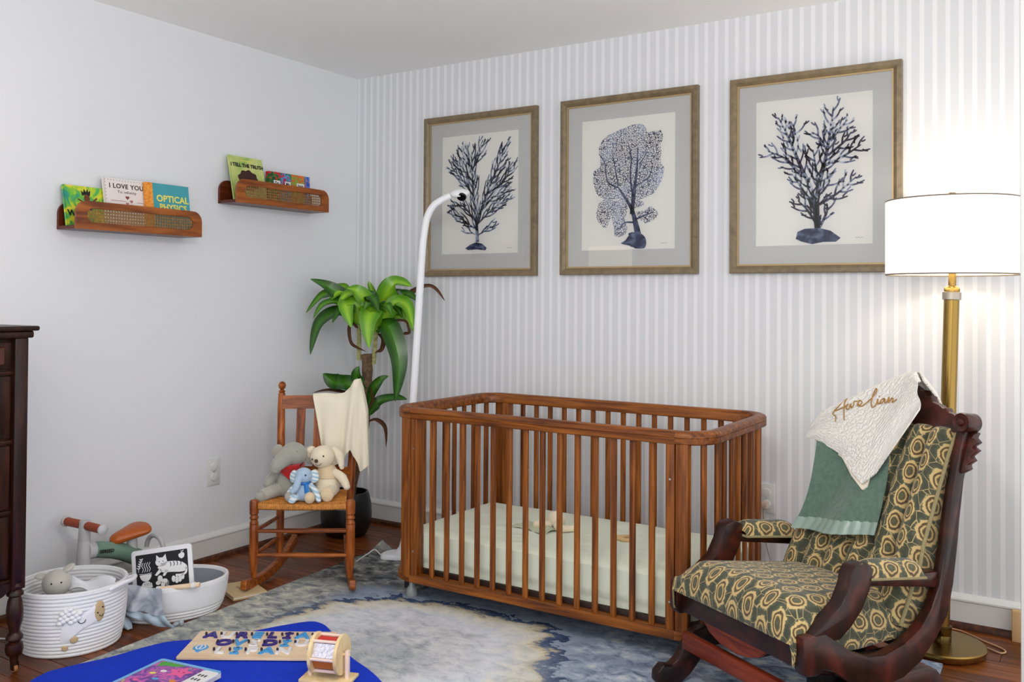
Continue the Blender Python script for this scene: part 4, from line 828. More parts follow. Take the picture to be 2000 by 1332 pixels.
LEAVES = [([(0.276, -0.285, 1.086), (0.249, -0.339, 1.199), (0.197, -0.409, 1.27), (0.143, -0.492, 1.314)], 0.0617, 'g1'), ([(0.278, -0.283, 1.101), (0.233, -0.337, 1.219), (0.168, -0.415, 1.239), (0.109, -0.487, 1.142)], 0.0473, 'g2'), ([(0.289, -0.3, 1.097), (0.244, -0.378, 1.189), (0.2, -0.453, 1.188), (0.176, -0.503, 1.116)], 0.037, 'g2'), ([(0.28, -0.282, 1.086), (0.23, -0.362, 1.148), (0.161, -0.441, 1.092), (0.135, -0.479, 0.931)], 0.0638, 'g1'), ([(0.302, -0.303, 1.087), (0.318, -0.354, 1.169), (0.318, -0.413, 1.179), (0.359, -0.421, 1.071)], 0.0772, 'g3'), ([(0.29, -0.275, 1.101), (0.275, -0.323, 1.199), (0.237, -0.371, 1.25), (0.195, -0.421, 1.198)], 0.0514, 'g3'), ([(0.354, -0.258, 1.077), (0.364, -0.301, 1.19), (0.333, -0.358, 1.255), (0.297, -0.392, 1.268)], 0.0617, 'g3'), ([(0.349, -0.237, 1.066), (0.336, -0.224, 1.179), (0.31, -0.218, 1.251), (0.29, -0.22, 1.308)], 0.0473, 'g3'), ([(0.362, -0.229, 1.076), (0.419, -0.243, 1.221), (0.49, -0.234, 1.297), (0.573, -0.216, 1.28)], 0.0772, 'g3'), ([(0.338, -0.209, 1.086), (0.343, -0.185, 1.22), (0.367, -0.135, 1.299), (0.39, -0.097, 1.31)], 0.0617, 'g1'), ([(0.362, -0.229, 1.066), (0.441, -0.205, 1.18), (0.514, -0.183, 1.242), (0.575, -0.166, 1.203)], 0.0514, 'g1'), ([(0.38, -0.253, 1.057), (0.488, -0.246, 1.191), (0.565, -0.244, 1.181), (0.61, -0.249, 1.074)], 0.0638, 'g3'), ([(0.376, -0.267, 1.047), (0.408, -0.32, 1.15), (0.42, -0.371, 1.101), (0.432, -0.373, 0.97)], 0.0772, 'g3'), ([(0.389, -0.259, 1.062), (0.471, -0.278, 1.08), (0.543, -0.277, 0.912), (0.528, -0.283, 0.704)], 0.0802, 'g1'), ([(0.358, -0.231, 1.045), (0.415, -0.22, 1.098), (0.466, -0.211, 1.124), (0.499, -0.202, 1.117)], 0.0412, 'g3'), ([(0.251, -0.265, 1.075), (0.182, -0.251, 1.188), (0.11, -0.251, 1.24), (0.017, -0.274, 1.218)], 0.0514, 'g1'), ([(0.323, -0.207, 1.065), (0.361, -0.125, 1.2), (0.40, -0.08, 1.242), (0.45, -0.045, 1.147)], 0.0514, 'g1'), ([(0.288, -0.229, 1.075), (0.255, -0.193, 1.199), (0.21, -0.175, 1.251), (0.165, -0.156, 1.241)], 0.0514, 'g2'), ([(0.389, -0.235, 1.036), (0.46, -0.226, 1.094), (0.524, -0.209, 1.1), (0.549, -0.205, 1.075)], 0.0267, 'br'), ([(0.533, -0.204, 1.09), (0.541, -0.198, 1.049), (0.515, -0.214, 1.034), (0.479, -0.225, 1.043)], 0.0226, 'br'), ([(0.35, -0.22, 1.063), (0.46, -0.18, 1.2), (0.584, -0.09, 1.278), (0.655, -0.045, 1.207)], 0.0412, 'br'), ([(0.289, -0.299, 1.066), (0.273, -0.334, 1.077), (0.288, -0.334, 0.985), (0.348, -0.295, 0.945)], 0.0267, 'br'), ([(0.376, -0.244, 1.036), (0.417, -0.252, 1.007), (0.415, -0.265, 0.956), (0.389, -0.281, 0.941)], 0.0309, 'br'), ([(0.323, -0.272, 0.718), (0.279, -0.337, 0.772), (0.231, -0.403, 0.794), (0.196, -0.45, 0.838)], 0.0823, 'g1'), ([(0.31, -0.257, 0.706), (0.248, -0.332, 0.729), (0.192, -0.404, 0.746), (0.129, -0.456, 0.737)], 0.0309, 'br'), ([(0.336, -0.263, 0.667), (0.373, -0.276, 0.752), (0.421, -0.27, 0.805), (0.462, -0.256, 0.826)], 0.037, 'g1'), ([(0.336, -0.262, 0.626), (0.399, -0.259, 0.691), (0.481, -0.231, 0.714), (0.541, -0.204, 0.708)], 0.0453, 'g1'), ([(0.336, -0.262, 0.585), (0.384, -0.255, 0.593), (0.424, -0.24, 0.559), (0.43, -0.235, 0.457)], 0.0309, 'br'), ([(0.321, -0.286, 0.791), (0.309, -0.318, 0.813), (0.312, -0.329, 0.844), (0.322, -0.323, 0.874)], 0.0412, 'g1'), ([(0.352, -0.288, 0.65), (0.38, -0.283, 0.702), (0.376, -0.286, 0.733), (0.371, -0.289, 0.773)], 0.0206, 'br')]
camdir = Vector((0.56, -0.82, 0.12))
def leaf(pts, w, mt_, k):
    w = w*(1.42 if mt_ != 'br' else 1.0)
    P = [q-PO for q in bez([Vector(p) for p in pts], 8)]; n = len(P); rr = random.Random(k); mb = MB()
    ctr = Vector((0.315, -0.255, 1.02))-PO; vs = []; uv = []; fs = []; ncol = 3
    bias = camdir*0.75
    for i, q in enumerate(P):
        s = i/(n-1); t_ = (P[min(i+1, n-1)]-P[max(i-1, 0)]).normalized(); o_ = Vector((q.x-ctr.x, q.y-ctr.y, 0)); o_ = o_.normalized() if o_.length > 1e-4 else camdir.copy()
        nn = (Vector((0, 0, 1))*(1-abs(t_.z))+o_*abs(t_.z)*0.6+bias); nn = (nn-t_*nn.dot(t_)).normalized(); sd = t_.cross(nn).normalized()
        ww = w*0.5*(lerp(0.34, 1.0, math.sin(PI/2*min(1, s/0.42))) if s < 0.42 else max(0.02, 1-((s-0.42)/0.58)**1.9))
        if mt_ == 'br': nn = nn*1.0
        for j in range(ncol):
            a = (j/(ncol-1)-0.5)*2; fold = (0.24+0.5*(mt_ == 'br'))*abs(a)
            wav = 0.05*math.sin(s*9+j*1.3+k)*abs(a)
            vs.append(q+sd*(ww*a*(0.97 if mt_ != 'br' else 0.8))+nn*(ww*(fold+wav))); uv.append((j/(ncol-1), s))
    for i in range(n-1):
        for j in range(ncol-1): fs.append((i*ncol+j, i*ncol+j+1, (i+1)*ncol+j+1, (i+1)*ncol+j))
    mb.add(vs, fs, uv); return mb.build('dry_leaf' if mt_ == 'br' else 'leaf', LM[mt_], pl, ang=17)
for k, (pts, w, mt_) in enumerate(LEAVES): leaf(pts, w, mt_, k)
rl = random.Random(21)
for k in range(16):
    cx_, cy_, cz_ = ((0.28, -0.281, 1.07), (0.356, -0.232, 1.05))[k % 2]; a = rl.uniform(0, 2*PI); ln = rl.uniform(0.14, 0.22); ux, uy = math.cos(a), math.sin(a)
    if cy_+uy*ln > -0.05: uy *= 0.4
    if cx_+ux*ln < 0.06: ux *= 0.5
    up_ = rl.uniform(0.08, 0.17); dr = rl.uniform(0.0, 0.12)
    leaf([(cx_, cy_, cz_), (cx_+ux*ln*0.35, cy_+uy*ln*0.35, cz_+up_), (cx_+ux*ln*0.7, cy_+uy*ln*0.7, cz_+up_*1.25-dr*0.3), (cx_+ux*ln, cy_+uy*ln, cz_+up_*1.1-dr)], rl.uniform(0.035, 0.05), rl.choice(('g1', 'g2', 'g3')), 60+k)

# ------------------------------------------------------------------ white baby-camera floor stand
M['wplas'] = plain('white_plastic', (238, 240, 244), 0.35)
cs = thing('camera_stand', 'white floor stand with curved neck and baby camera beside the crib', 'camera stand', (0.745, -0.475, 0.0105))
C0 = Vector((0.745, -0.475, 0.0105))
bp_ = [(-0.10, -0.045), (-0.07, -0.075), (0.06, -0.06), (0.13, -0.02), (0.14, 0.03), (0.10, 0.06), (-0.04, 0.05), (-0.09, 0.01)]
ol = bez([Vector((x, y, 0)) for x, y in bp_+[bp_[0]]], 4)[:-1]
R30 = Matrix.Rotation(math.radians(20), 3, 'Z')
mb = MB().prism([((R30 @ q).x, (R30 @ q).y) for q in ol], lambda x, y: (x, y, 0), lambda x, y: (x*0.96, y*0.96, 0.022)); mb.build('base', M['wplas'], cs, bevel=0.005, seg=3)
MB().lathe([(0.05, 0.018), (0.042, 0.03), (0.028, 0.05), (0.022, 0.08), (0.019, 0.13)], (0.006, 0.0, 0), (0.05, 0.02, 1), 20).build('base_neck', M['wplas'], cs)
pth = bez([Vector(q)-C0 for q in ((0.750, -0.473, 0.09), (0.772, -0.466, 0.508), (0.802, -0.456, 1.059), (0.821, -0.45, 1.419), (0.829, -0.446, 1.52), (0.842, -0.439, 1.60), (0.866, -0.425, 1.653), (0.90, -0.404, 1.682), (0.934, -0.382, 1.702))], 6)
MB().tube(pth, [0.0175]*13+[lerp(0.0175, 0.0155, i/36) for i in range(len(pth)-13)], 16).build('pole', M['wplas'], cs, ang=60)
hq = Vector((0.972, -0.360, 1.713))-C0
RH = Matrix.Rotation(math.radians(32.5), 3, 'Z') @ Matrix.Rotation(math.radians(-6), 3, 'Y') @ Matrix.Rotation(math.radians(18), 3, 'X')
MB().ell(hq, (0.047, 0.036, 0.021), RH, 24, 14).build('camera_head', M['wplas'], cs)
dn = Vector((0.34, -0.60, -0.72)).normalized()
MB().lathe([(0.0, 0.002), (0.020, 0.002), (0.0235, -0.004), (0.021, -0.014)], hq+Vector(dn)*0.0315+(RH @ Vector((0.010, 0, 0))), dn, 22).build('lens', plain('black_lens', (8, 8, 10), 0.1), cs)
tag(MB().tube(bez([(0.70, -0.535, 0.018), (0.66, -0.53, 0.016), (0.60, -0.51, 0.030), (0.585, -0.54, 0.016), (0.60, -0.60, 0.014), (0.62, -0.66, 0.014)], 6), 0.003, 8).build('power_cord', plain('white_cord', (226, 226, 224), 0.4)), 'white cord leaving the camera stand across the rug corner', 'cord')
tag(MB().tube(bez([(0.05, -2.12, 0.0035), (0.194, -2.05, 0.0035), (0.257, -2.021, 0.0035), (0.30, -2.0, 0.0035), (0.2, -1.9, 0.0035)], 6), 0.003, 8).build('power_cord', bpy.data.materials['white_cord']), 'white cord lying on the floorboards behind the dresser leg', 'cord')
# ------------------------------------------------------------------ brass floor lamp
M['brass'] = plain('brushed_brass', (160, 130, 70), 0.27, 1.0, bump=0.03, bscale=300); M['brass_dk'] = plain('dark_brass_collar', (92, 74, 42), 0.28, 1.0); M['nickel'] = plain('satin_nickel_ring', (168, 160, 150), 0.4, 0.9)
fl = thing('floor_lamp', 'brass floor lamp with lit white drum shade in front of the striped wall', 'floor lamp', (3.02, -0.30, 0.0005))
MB().lathe([(0.0, 0.0), (0.125, 0.0), (0.14, 0.006), (0.146, 0.020), (0.146, 0.026), (0.142, 0.030), (0.05, 0.034), (0.0, 0.034)], n=56).build('base', M['brass'], fl)
ax = Vector((0.033, 0.012, 1.24)).normalized()
MB().lathe([(0.032, 0.033), (0.032, 0.055), (0.0305, 0.057), (0.0305, 0.060), (0.032, 0.062), (0.032, 0.088), (0.029, 0.09)], (0, 0, 0), ax, 32).build('lower_collar', M['brass_dk'], fl)
MB().lathe([(0.0255, 0.085), (0.0255, 1.228)], (0, 0, 0), ax, 32).build('pole', M['brass'], fl)
MB().lathe([(0.0265, 1.228), (0.031, 1.230), (0.031, 1.255), (0.0265, 1.257)], (0, 0, 0), ax, 32).build('upper_collar', M['nickel'], fl)
MB().lathe([(0.026, 1.257), (0.026, 1.268), (0.022, 1.274), (0.013, 1.278), (0.012, 1.40), (0.016, 1.402), (0.016, 1.43), (0.006, 1.432)], (0, 0, 0), ax, 24).build('neck', M['brass'], fl)
SC = Vector((0.035, 0.010, 0)); SR = 0.216
M['lshade'] = plain('lit_white_shade', (250, 248, 244), 0.9, emit=(255, 249, 238), estr=0.55)
MB().sheet(lambda u, v: (SC.x+SR*math.cos(-2*PI*u), SC.y+SR*math.sin(-2*PI*u), lerp(1.317, 1.577, v)), 64, 2, 0.003, wrap=True).build('lamp_shade', M['lshade'], fl, ang=50)
M['rim'] = plain('taupe_rim_tape', (128, 116, 100), 0.6)
for z in (1.317, 1.577): MB().tube([(SC.x+(SR+0.0012)*math.cos(a), SC.y+(SR+0.0012)*math.sin(a), z) for a in [2*PI*i/64 for i in range(64)]], 0.0028, 8, closed=True).build('shade_rim', M['rim'], fl)
mb = MB()
for k in range(3):
    a = 2*PI*k/3+0.4; mb.tube([(SC.x, SC.y, 1.560), (SC.x+(SR-0.003)*math.cos(a), SC.y+(SR-0.003)*math.sin(a), 1.574)], 0.0022, 6)
mb.tube([(SC.x, SC.y, 1.43), (SC.x+0.05, SC.y, 1.47), (SC.x+0.05, SC.y, 1.53), (SC.x, SC.y, 1.56)], 0.002, 6); mb.tube([(SC.x, SC.y, 1.43), (SC.x-0.05, SC.y, 1.47), (SC.x-0.05, SC.y, 1.53), (SC.x, SC.y, 1.56)], 0.002, 6); mb.build('harp', M['brass'], fl)
MB().lathe([(0.006, 1.555), (0.006, 1.575), (0.0125, 1.577), (0.0125, 1.603), (0.011, 1.605), (0, 1.606)], (SC.x, SC.y, 0), n=20).build('finial', M['brass'], fl)
M['bulb'] = plain('lit_bulb', (255, 250, 240), 0.4, emit=(255, 236, 205), estr=105)
MB().lathe([(0.012, 1.432), (0.013, 1.445), (0.024, 1.475), (0.024, 1.49), (0.016, 1.507), (0.0, 1.512)], (SC.x, SC.y, 0), n=20).build('bulb', M['bulb'], fl)
tag(MB().tube(bez([(2.90, -0.06, 0.0035), (2.96, -0.055, 0.0035), (3.03, -0.055, 0.0035), (3.07, -0.07, 0.0035), (3.135, -0.125, 0.0035), (3.19, -0.165, 0.0035), (3.212, -0.195, 0.0035), (3.20, -0.222, 0.0035), (3.17, -0.205, 0.0035), (3.15, -0.19, 0.0035)], 6), 0.0028, 8).build('lamp_cord', plain('gold_clear_cord', (206, 160, 120), 0.3)), 'looped clear cord on the floor behind the brass lamp base', 'cord')
tag(MB().bb((3.222, -0.07, 0.0), (3.262, -0.040, 0.112)).build('wood_block', plain('pale_wood', (206, 170, 120), 0.6), bevel=0.004), 'small pale wooden block by the baseboard at the right edge', 'block')

# ------------------------------------------------------------------ upholstered platform rocker
RW = (2.5893, -1.2081, 0.0); RA = math.radians(-30.6); RA_CLOTH = math.radians(-27.8)
M['mahog'] = wood('dark_mahogany', (16, 5, 3), (44, 14, 8), (84, 32, 18), (12, 12, 12), 0.33, 0.12, spec=0.35)
M['mahog_red'] = wood('red_mahogany', (70, 20, 10), (112, 40, 20), (140, 58, 30), (5, 40, 40), 0.4, 0.1, spec=0.3)
# brocade of pointed oval medallions
m, nt, b = newmat('green_gold_brocade'); M['brocade'] = m
uv = N(nt, 'ShaderNodeUVMap'); n0 = N(nt, 'ShaderNodeTexNoise'); n0.inputs['Scale'].default_value = 70; n0.inputs['Detail'].default_value = 3; nt.links.new(uv.outputs[0], n0.inputs['Vector'])
s = N(nt, 'ShaderNodeSeparateXYZ'); nt.links.new(uv.outputs[0], s.inputs[0])
U_ = math_(nt, 'DIVIDE', s.outputs[0], 0.060); V_ = math_(nt, 'DIVIDE', s.outputs[1], 0.084)
col = math_(nt, 'FLOOR', U_); odd = math_(nt, 'MULTIPLY', math_(nt, 'MODULO', math_(nt, 'ADD', col, 100.0), 2.0), 0.5); V2 = math_(nt, 'ADD', V_, odd)
fu = math_(nt, 'SUBTRACT', math_(nt, 'FRACT', U_), 0.5); fv = math_(nt, 'SUBTRACT', math_(nt, 'FRACT', math_(nt, 'ADD', V2, 100.0)), 0.5)
nx = math_(nt, 'MULTIPLY', math_(nt, 'SUBTRACT', n0.outputs['Fac'], 0.5), 0.34)
du = math_(nt, 'MULTIPLY', fu, 1.22); dv = math_(nt, 'MULTIPLY', fv, 1.05)
# slightly egg-shaped medallions with a tail
r_ = math_(nt, 'SQRT', math_(nt, 'ADD', math_(nt, 'MULTIPLY', du, du), math_(nt, 'MULTIPLY', dv, dv)))
r_n = math_(nt, 'ADD', r_, nx)
rb = math_(nt, 'ADD', r_, math_(nt, 'MULTIPLY', nx, 0.35))
GOLD, DGR, BRN, GR = (196, 168, 112), (58, 61, 46), (92, 70, 42), (80, 84, 64)
c_in = ramp(nt, rb, [(0.0, (92, 90, 62)), (0.13, (70, 72, 52)), (0.18, (104, 86, 50)), (0.215, GOLD), (0.245, GOLD), (0.275, BRN), (0.33, (70, 58, 38)), (0.36, GOLD), (0.40, GOLD), (0.43, DGR)])
c_out = ramp(nt, r_n, [(0.40, GOLD), (0.445, GOLD), (0.47, GR), (0.62, DGR)])
mxc = N(nt, 'ShaderNodeMix', data_type='RGBA'); nt.links.new(math_(nt, 'GREATER_THAN', rb, 0.385), mxc.inputs[0]); nt.links.new(c_in, mxc.inputs[6]); nt.links.new(c_out, mxc.inputs[7])
# vines and speckles between medallions
vo = N(nt, 'ShaderNodeTexVoronoi', feature='DISTANCE_TO_EDGE'); vo.inputs['Scale'].default_value = 26; nt.links.new(uv.outputs[0], vo.inputs['Vector'])
vine = math_(nt, 'MULTIPLY', math_(nt, 'LESS_THAN', vo.outputs['Distance'], 0.016), math_(nt, 'GREATER_THAN', r_, 0.45))
n2 = N(nt, 'ShaderNodeTexNoise'); n2.inputs['Scale'].default_value = 420; nt.links.new(uv.outputs[0], n2.inputs['Vector'])
spk = math_(nt, 'MULTIPLY', math_(nt, 'GREATER_THAN', n2.outputs['Fac'], 0.66), 0.5)
mx2 = N(nt, 'ShaderNodeMix', data_type='RGBA'); nt.links.new(math_(nt, 'MAXIMUM', vine, spk), mx2.inputs[0]); nt.links.new(mxc.outputs[2], mx2.inputs[6]); mx2.inputs[7].default_value = lin((176, 154, 104))
nt.links.new(mx2.outputs[2], b.inputs['Base Color']); b.inputs['Roughness'].default_value = 0.85; b.inputs['Sheen Weight'].default_value = 0.2
bp2 = N(nt, 'ShaderNodeBump'); bp2.inputs['Strength'].default_value = 0.3; bp2.inputs['Distance'].default_value = 0.002; nt.links.new(n2.outputs['Fac'], bp2.inputs['Height']); nt.links.new(bp2.outputs[0], b.inputs['Normal'])
M['gimp'] = plain('braided_gimp', (150, 138, 100), 0.9, bump=0.8, bscale=260)
rk = thing('platform_rocker', 'dark carved mahogany platform rocker upholstered in green and gold medallion brocade', 'armchair', RW, RA)
YZ = lambda x: (lambda y, z: (x, y, z))
tpr = lambda z: 1-0.13*min(1, max(0, (z-0.36)/0.40))
YT = lambda x: (lambda y, z: (x*tpr(z), y, z))
# platform base
base_poly = [(y_, max(z_, 0.0107)) for y_, z_ in [(-0.095, 0.03), (-0.092, 0.058), (-0.068, 0.078), (-0.038, 0.070), (-0.008, 0.088), (0.018, 0.128), (0.05, 0.165), (0.10, 0.172), (0.46, 0.172), (0.50, 0.16), (0.53, 0.125), (0.555, 0.085), (0.59, 0.078), (0.625, 0.058), (0.63, 0.025), (0.605, 0.0), (0.56, 0.0), (0.52, 0.03), (0.48, 0.075), (0.42, 0.105), (0.12, 0.105), (0.075, 0.07), (0.035, 0.03), (0.0, 0.004), (-0.035, 0.0), (-0.075, 0.004)]]
for s_ in (-1, 1):
    MB().prism(base_poly, YZ(s_*0.252), YZ(s_*0.288)).build('base_side', M['mahog'], rk, bevel=0.005, seg=2)
MB().bb((-0.254, 0.0, 0.118), (0.254, 0.024, 0.172)).build('base_stretcher', M['mahog_red'], rk, bevel=0.004)
MB().bb((-0.254, 0.47, 0.118), (0.254, 0.494, 0.165)).build('base_stretcher', M['mahog_red'], rk, bevel=0.004)
for s_ in (-1, 1):
    MB().prism([(0.06, 0.218), (0.06, 0.205)]+[(0.06+0.40*i/12, 0.205-0.032*math.sin(PI*i/12)) for i in range(1, 12)]+[(0.46, 0.205), (0.46, 0.218)], YZ(s_*0.205), YZ(s_*0.238)).build('rocker_runner', M['mahog'], rk, bevel=0.002)
for s_ in (-1, 1):
    mb = MB()
    for k in range(5): mb.tube([(s_*0.15+0.022*math.cos(a), 0.26+0.02*math.sin(a), 0.125+0.018*k+0.0025*a) for a in [2*PI*i/14 for i in range(15)]], 0.004, 6)
    mb.bb((s_*0.15-0.05, 0.18, 0.11), (s_*0.15+0.05, 0.33, 0.124)); mb.bb((s_*0.15-0.04, 0.20, 0.205), (s_*0.15+0.04, 0.32, 0.218)); mb.build('spring', M['blk'], rk)
# seat frame: front rail with shaped apron, and curved side frames that run up into the back posts
MB().bb((-0.258, -0.004, 0.236), (0.258, 0.024, 0.316)).build('front_rail', M['mahog'], rk, bevel=0.004)
MB().prism([(-0.15, 0.24), (0.13, 0.24), (0.10, 0.212), (0.05, 0.194), (0.0, 0.188), (-0.07, 0.194), (-0.12, 0.212)], lambda x, z: (x, 0.0, z), lambda x, z: (x, 0.018, z)).build('front_apron', M['mahog_red'], rk, bevel=0.003)
MB().bb((-0.25, 0.44, 0.20), (0.25, 0.465, 0.28)).build('rear_rail', M['mahog'], rk, bevel=0.004)
side_poly = [(-0.018, 0.332), (-0.022, 0.245), (-0.006, 0.226), (0.03, 0.224), (0.055, 0.235), (0.095, 0.222), (0.14, 0.19), (0.20, 0.165), (0.28, 0.152), (0.36, 0.162), (0.432, 0.196), (0.494, 0.251), (0.543, 0.311), (0.572, 0.397), (0.604, 0.504), (0.622, 0.577), (0.655, 0.688), (0.697, 0.784), (0.712, 0.83), (0.69, 0.852), (0.668, 0.835), (0.648, 0.775), (0.606, 0.668), (0.572, 0.57), (0.548, 0.49), (0.515, 0.40), (0.475, 0.335), (0.425, 0.288), (0.36, 0.256), (0.285, 0.238), (0.22, 0.244), (0.16, 0.266), (0.11, 0.30), (0.06, 0.332)]
for s_ in (-1, 1): MB().prism(side_poly, YT(s_*0.256), YT(s_*0.292)).build('side_frame', M['mahog'], rk, bevel=0.006, seg=2)
arm_poly = [(0.012, 0.328), (0.052, 0.352), (0.122, 0.398), (0.15, 0.445), (0.158, 0.478), (0.172, 0.497), (0.205, 0.503), (0.236, 0.492), (0.240, 0.455), (0.226, 0.42), (0.20, 0.375), (0.16, 0.335), (0.115, 0.305), (0.05, 0.31)]
rail_poly = [(0.226, 0.462), (0.226, 0.432), (0.36, 0.412), (0.47, 0.396), (0.53, 0.384), (0.548, 0.40), (0.548, 0.432), (0.50, 0.436), (0.36, 0.442)]
for s_ in (-1, 1):
    MB().prism(arm_poly, YZ(s_*0.240), YZ(s_*0.290)).build('arm_post', M['mahog'], rk, bevel=0.007, seg=2)
    MB().prism(rail_poly, YZ(s_*0.238), YZ(s_*0.274)).build('arm_rail', M['mahog'], rk, bevel=0.005, seg=2)
    def PA(u, v):
        y = lerp(0.232, 0.452, v); e = min(1, math.sqrt(max(0, 1-((v-0.5)*2)**8))); a = PI*(1-u); z0 = lerp(0.452, 0.428, v)
        return (s_*0.252+0.038*math.cos(a)*(0.9+0.1*e), y, z0+(0.050*math.sin(a)**0.7*(0.35+0.65*e)))
    mb = MB().sheet(PA, 14, 16, 0, 0.11, 0.22); mb.build('arm_pad', M['brocade'], rk, ang=80)
    mb = MB(); mb.tube([(s_*0.252+0.0375, 0.232, 0.4535), (s_*0.252+0.0375, 0.452, 0.4295), (s_*0.252-0.0375, 0.452, 0.4295), (s_*0.252-0.0375, 0.232, 0.4535)], 0.004, 6, closed=True); mb.build('arm_gimp', M['gimp'], rk)
# seat cushion
def seat(u, v):
    hw = 0.256; H = 0.115
    def q(t, lo, hi, a):
        if t < a: return lo, H*(1-t/a)
        if t > 1-a: return hi, H*(t-1+a)/a
        return lerp(lo, hi, (t-a)/(1-2*a)), 0.0
    x, dx = q(u, -hw, hw, 0.14); y, dy = q(v, -0.028, 0.455, 0.14)
    narrow = 1-0.14*max(0, y)/0.45
    rr_ = 0.075; ex = max(0, abs(x)-(hw-rr_))/rr_; ey = max(0, (-0.028+rr_)-y, y-(0.455-rr_))/rr_; k = min(1.15, math.hypot(ex, ey))
    top = 0.405-0.115*y+0.018*(1-(x/hw)**2); z = top-0.045*k*k
    dr = max(dx, dy)
    side_floor = 0.248 if dx >= dy else 0.308
    z = max(z-dr, side_floor-0.0) if dr > 0 else z
    bul = 0.010*math.sin(PI*min(1, dr/H)) if dr > 0 else 0
    xx = x*narrow+math.copysign(bul, x)*(dx >= dy); yy = y-bul*(dy > dx)*(1 if y < 0.2 else -1)
    return (xx, yy, z)
MB().sheet(seat, 56, 50, 0, 0.72, 0.70).build('seat_cushion', M['brocade'], rk, ang=80)
MB().tube([(-0.262, -0.026, 0.314), (0.262, -0.026, 0.314)], 0.0065, 8).build('front_gimp', M['gimp'], rk)
# back: channelled cushion, frame, crest
def back(u, v):
    e = 0.05; side = 0.0
    if u < e: side = 1-u/e; uu = 0.0
    elif u > 1-e: side = (u-1+e)/e; uu = 1.0
    else: uu = (u-e)/(1-2*e)
    x = lerp(-0.248, 0.248, uu); zz = lerp(0.285, 0.836, v); y = lerp(0.392, 0.672, v**1.04)
    chn = abs(math.sin(PI*uu*6))**0.6; eu = min(1, (0.5-abs(uu-0.5))/0.045); ev = min(1, (1-v)/0.06)
    puff = (0.012+0.034*chn)*math.sqrt(max(0, min(1, eu)))*math.sqrt(max(0, ev))
    tuft = 0.016*math.exp(-((v-0.32)/0.025)**2)*(1-0.4*chn)
    nrm = Vector((0, -0.88, 0.47)); return Vector((x*tpr(zz)*(1-0.03*(1-v)), y+0.01, zz))+nrm*(puff-tuft-side*(0.035+0.075*(1-v)**1.2))
MB().sheet(lambda u, v: back(u, v), 110, 44, 0.0, 0.66, 0.64).build('back_cushion', M['brocade'], rk, ang=80)
MB().sheet(lambda u, v: Vector((lerp(0.212, -0.212, u), lerp(0.40, 0.69, v), lerp(0.29, 0.84, v)))+Vector((0, 0.012, -0.006)), 2, 6, 0.01).build('back_panel', M['mahog'], rk)
MB().tube([back(0.05, i/20)+Vector((-0.002, 0.0, 0)) for i in range(21)]+[back(0.05+0.9*j/20, 1.0)+Vector((0, 0.0, 0.003)) for j in range(1, 20)]+[back(0.95, 1-i/20)+Vector((0.002, 0.0, 0)) for i in range(21)], 0.006, 8).build('back_gimp', M['gimp'], rk)
half = [(0.0, 0.955), (0.03, 0.952), (0.055, 0.935), (0.075, 0.938), (0.09, 0.918), (0.108, 0.925), (0.122, 0.904), (0.15, 0.899), (0.172, 0.888), (0.182, 0.894), (0.196, 0.880), (0.215, 0.878), (0.235, 0.868), (0.262, 0.872), (0.266, 0.828), (0.22, 0.822), (0.0, 0.826)]
half = [(x*0.9, z) for x, z in half]
cp = half+[(-x, z) for x, z in half[::-1][1:-1] if x < 0.20]
cy = lambda z: 0.668+0.5*(z-0.83)
MB().prism(cp, lambda x, z: (x, cy(z)-0.002, z), lambda x, z: (x, cy(z)+0.030, z-0.004)).build('crest_rail', M['mahog'], rk, bevel=0.005, seg=2)
for s_ in (1,):
    MB().lathe([(0.0, -0.006), (0.008, -0.005), (0.012, 0.0), (0.012, 0.003), (0.020, 0.003), (0.027, 0.001), (0.029, 0.006), (0.029, 0.060), (0.024, 0.066), (0, 0.066)], (s_*0.252, 0.648, 0.860), (0, 0.97, -0.1), 28).build('scroll_roundel', M['mahog'], rk)
    ear = [(0.262, 0.838), (0.300, 0.826), (0.296, 0.812), (0.314, 0.800), (0.298, 0.786), (0.318, 0.778), (0.300, 0.758), (0.314, 0.748), (0.298, 0.734), (0.306, 0.722), (0.284, 0.706), (0.262, 0.715)]
    MB().prism([(s_*(x-0.026), z) for x, z in ear], lambda x, z: (x, 0.675+0.42*(z-0.83)+0.012, z), lambda x, z: (x, 0.675+0.42*(z-0.83)+0.040, z)).build('carved_ear', M['mahog'], rk, bevel=0.003)

# ------------------------------------------------------------------ throws on the rocker
M['velvet'] = plain('sage_plush', (80, 106, 92), 0.85, bump=0.6, bscale=70, sheen=0.5, var=0.14); M['satin'] = plain('sage_satin', (136, 156, 146), 0.3, bump=0.15, bscale=60)
def backplane(x, z, off): # front of back cushion, offset towards the sitter
    z0 = z-0.47*off; s = (z0-0.30)/0.536; return Vector((x, lerp(0.388, 0.672, s)+0.01, z0))+Vector((0, -0.88, 0.47))*off
gb = thing('plush_throw', 'sage green plush throw with satin hem hanging down the rocker back', 'blanket', RW, RA_CLOTH)
GT = [(-0.222, 0.80), (-0.14, 0.82), (-0.045, 0.84), (0.02, 0.84), (0.035, 0.82)]; GB = [(-0.183, 0.465), (-0.098, 0.473), (-0.019, 0.482), (0.06, 0.496), (0.131, 0.508)]; GM = [(-0.161, 0.584), (-0.087, 0.597), (-0.011, 0.611), (0.047, 0.613), (0.105, 0.616)]
def gpt(u, v):
    a = interp(GT, u); m_ = interp(GM, u); c = interp(GB, u); t = v
    x = (1-t)**2*a[0]+2*t*(1-t)*(2*m_[0]-0.5*(a[0]+c[0]))+t*t*c[0]; z = lerp(a[1], c[1], t)
    fold = 0.010*math.sin(u*9+1+v*2)*(0.4+0.8*v)+0.008*math.sin(u*4+v*5)
    return backplane(x, z, 0.056+fold+0.006*v)
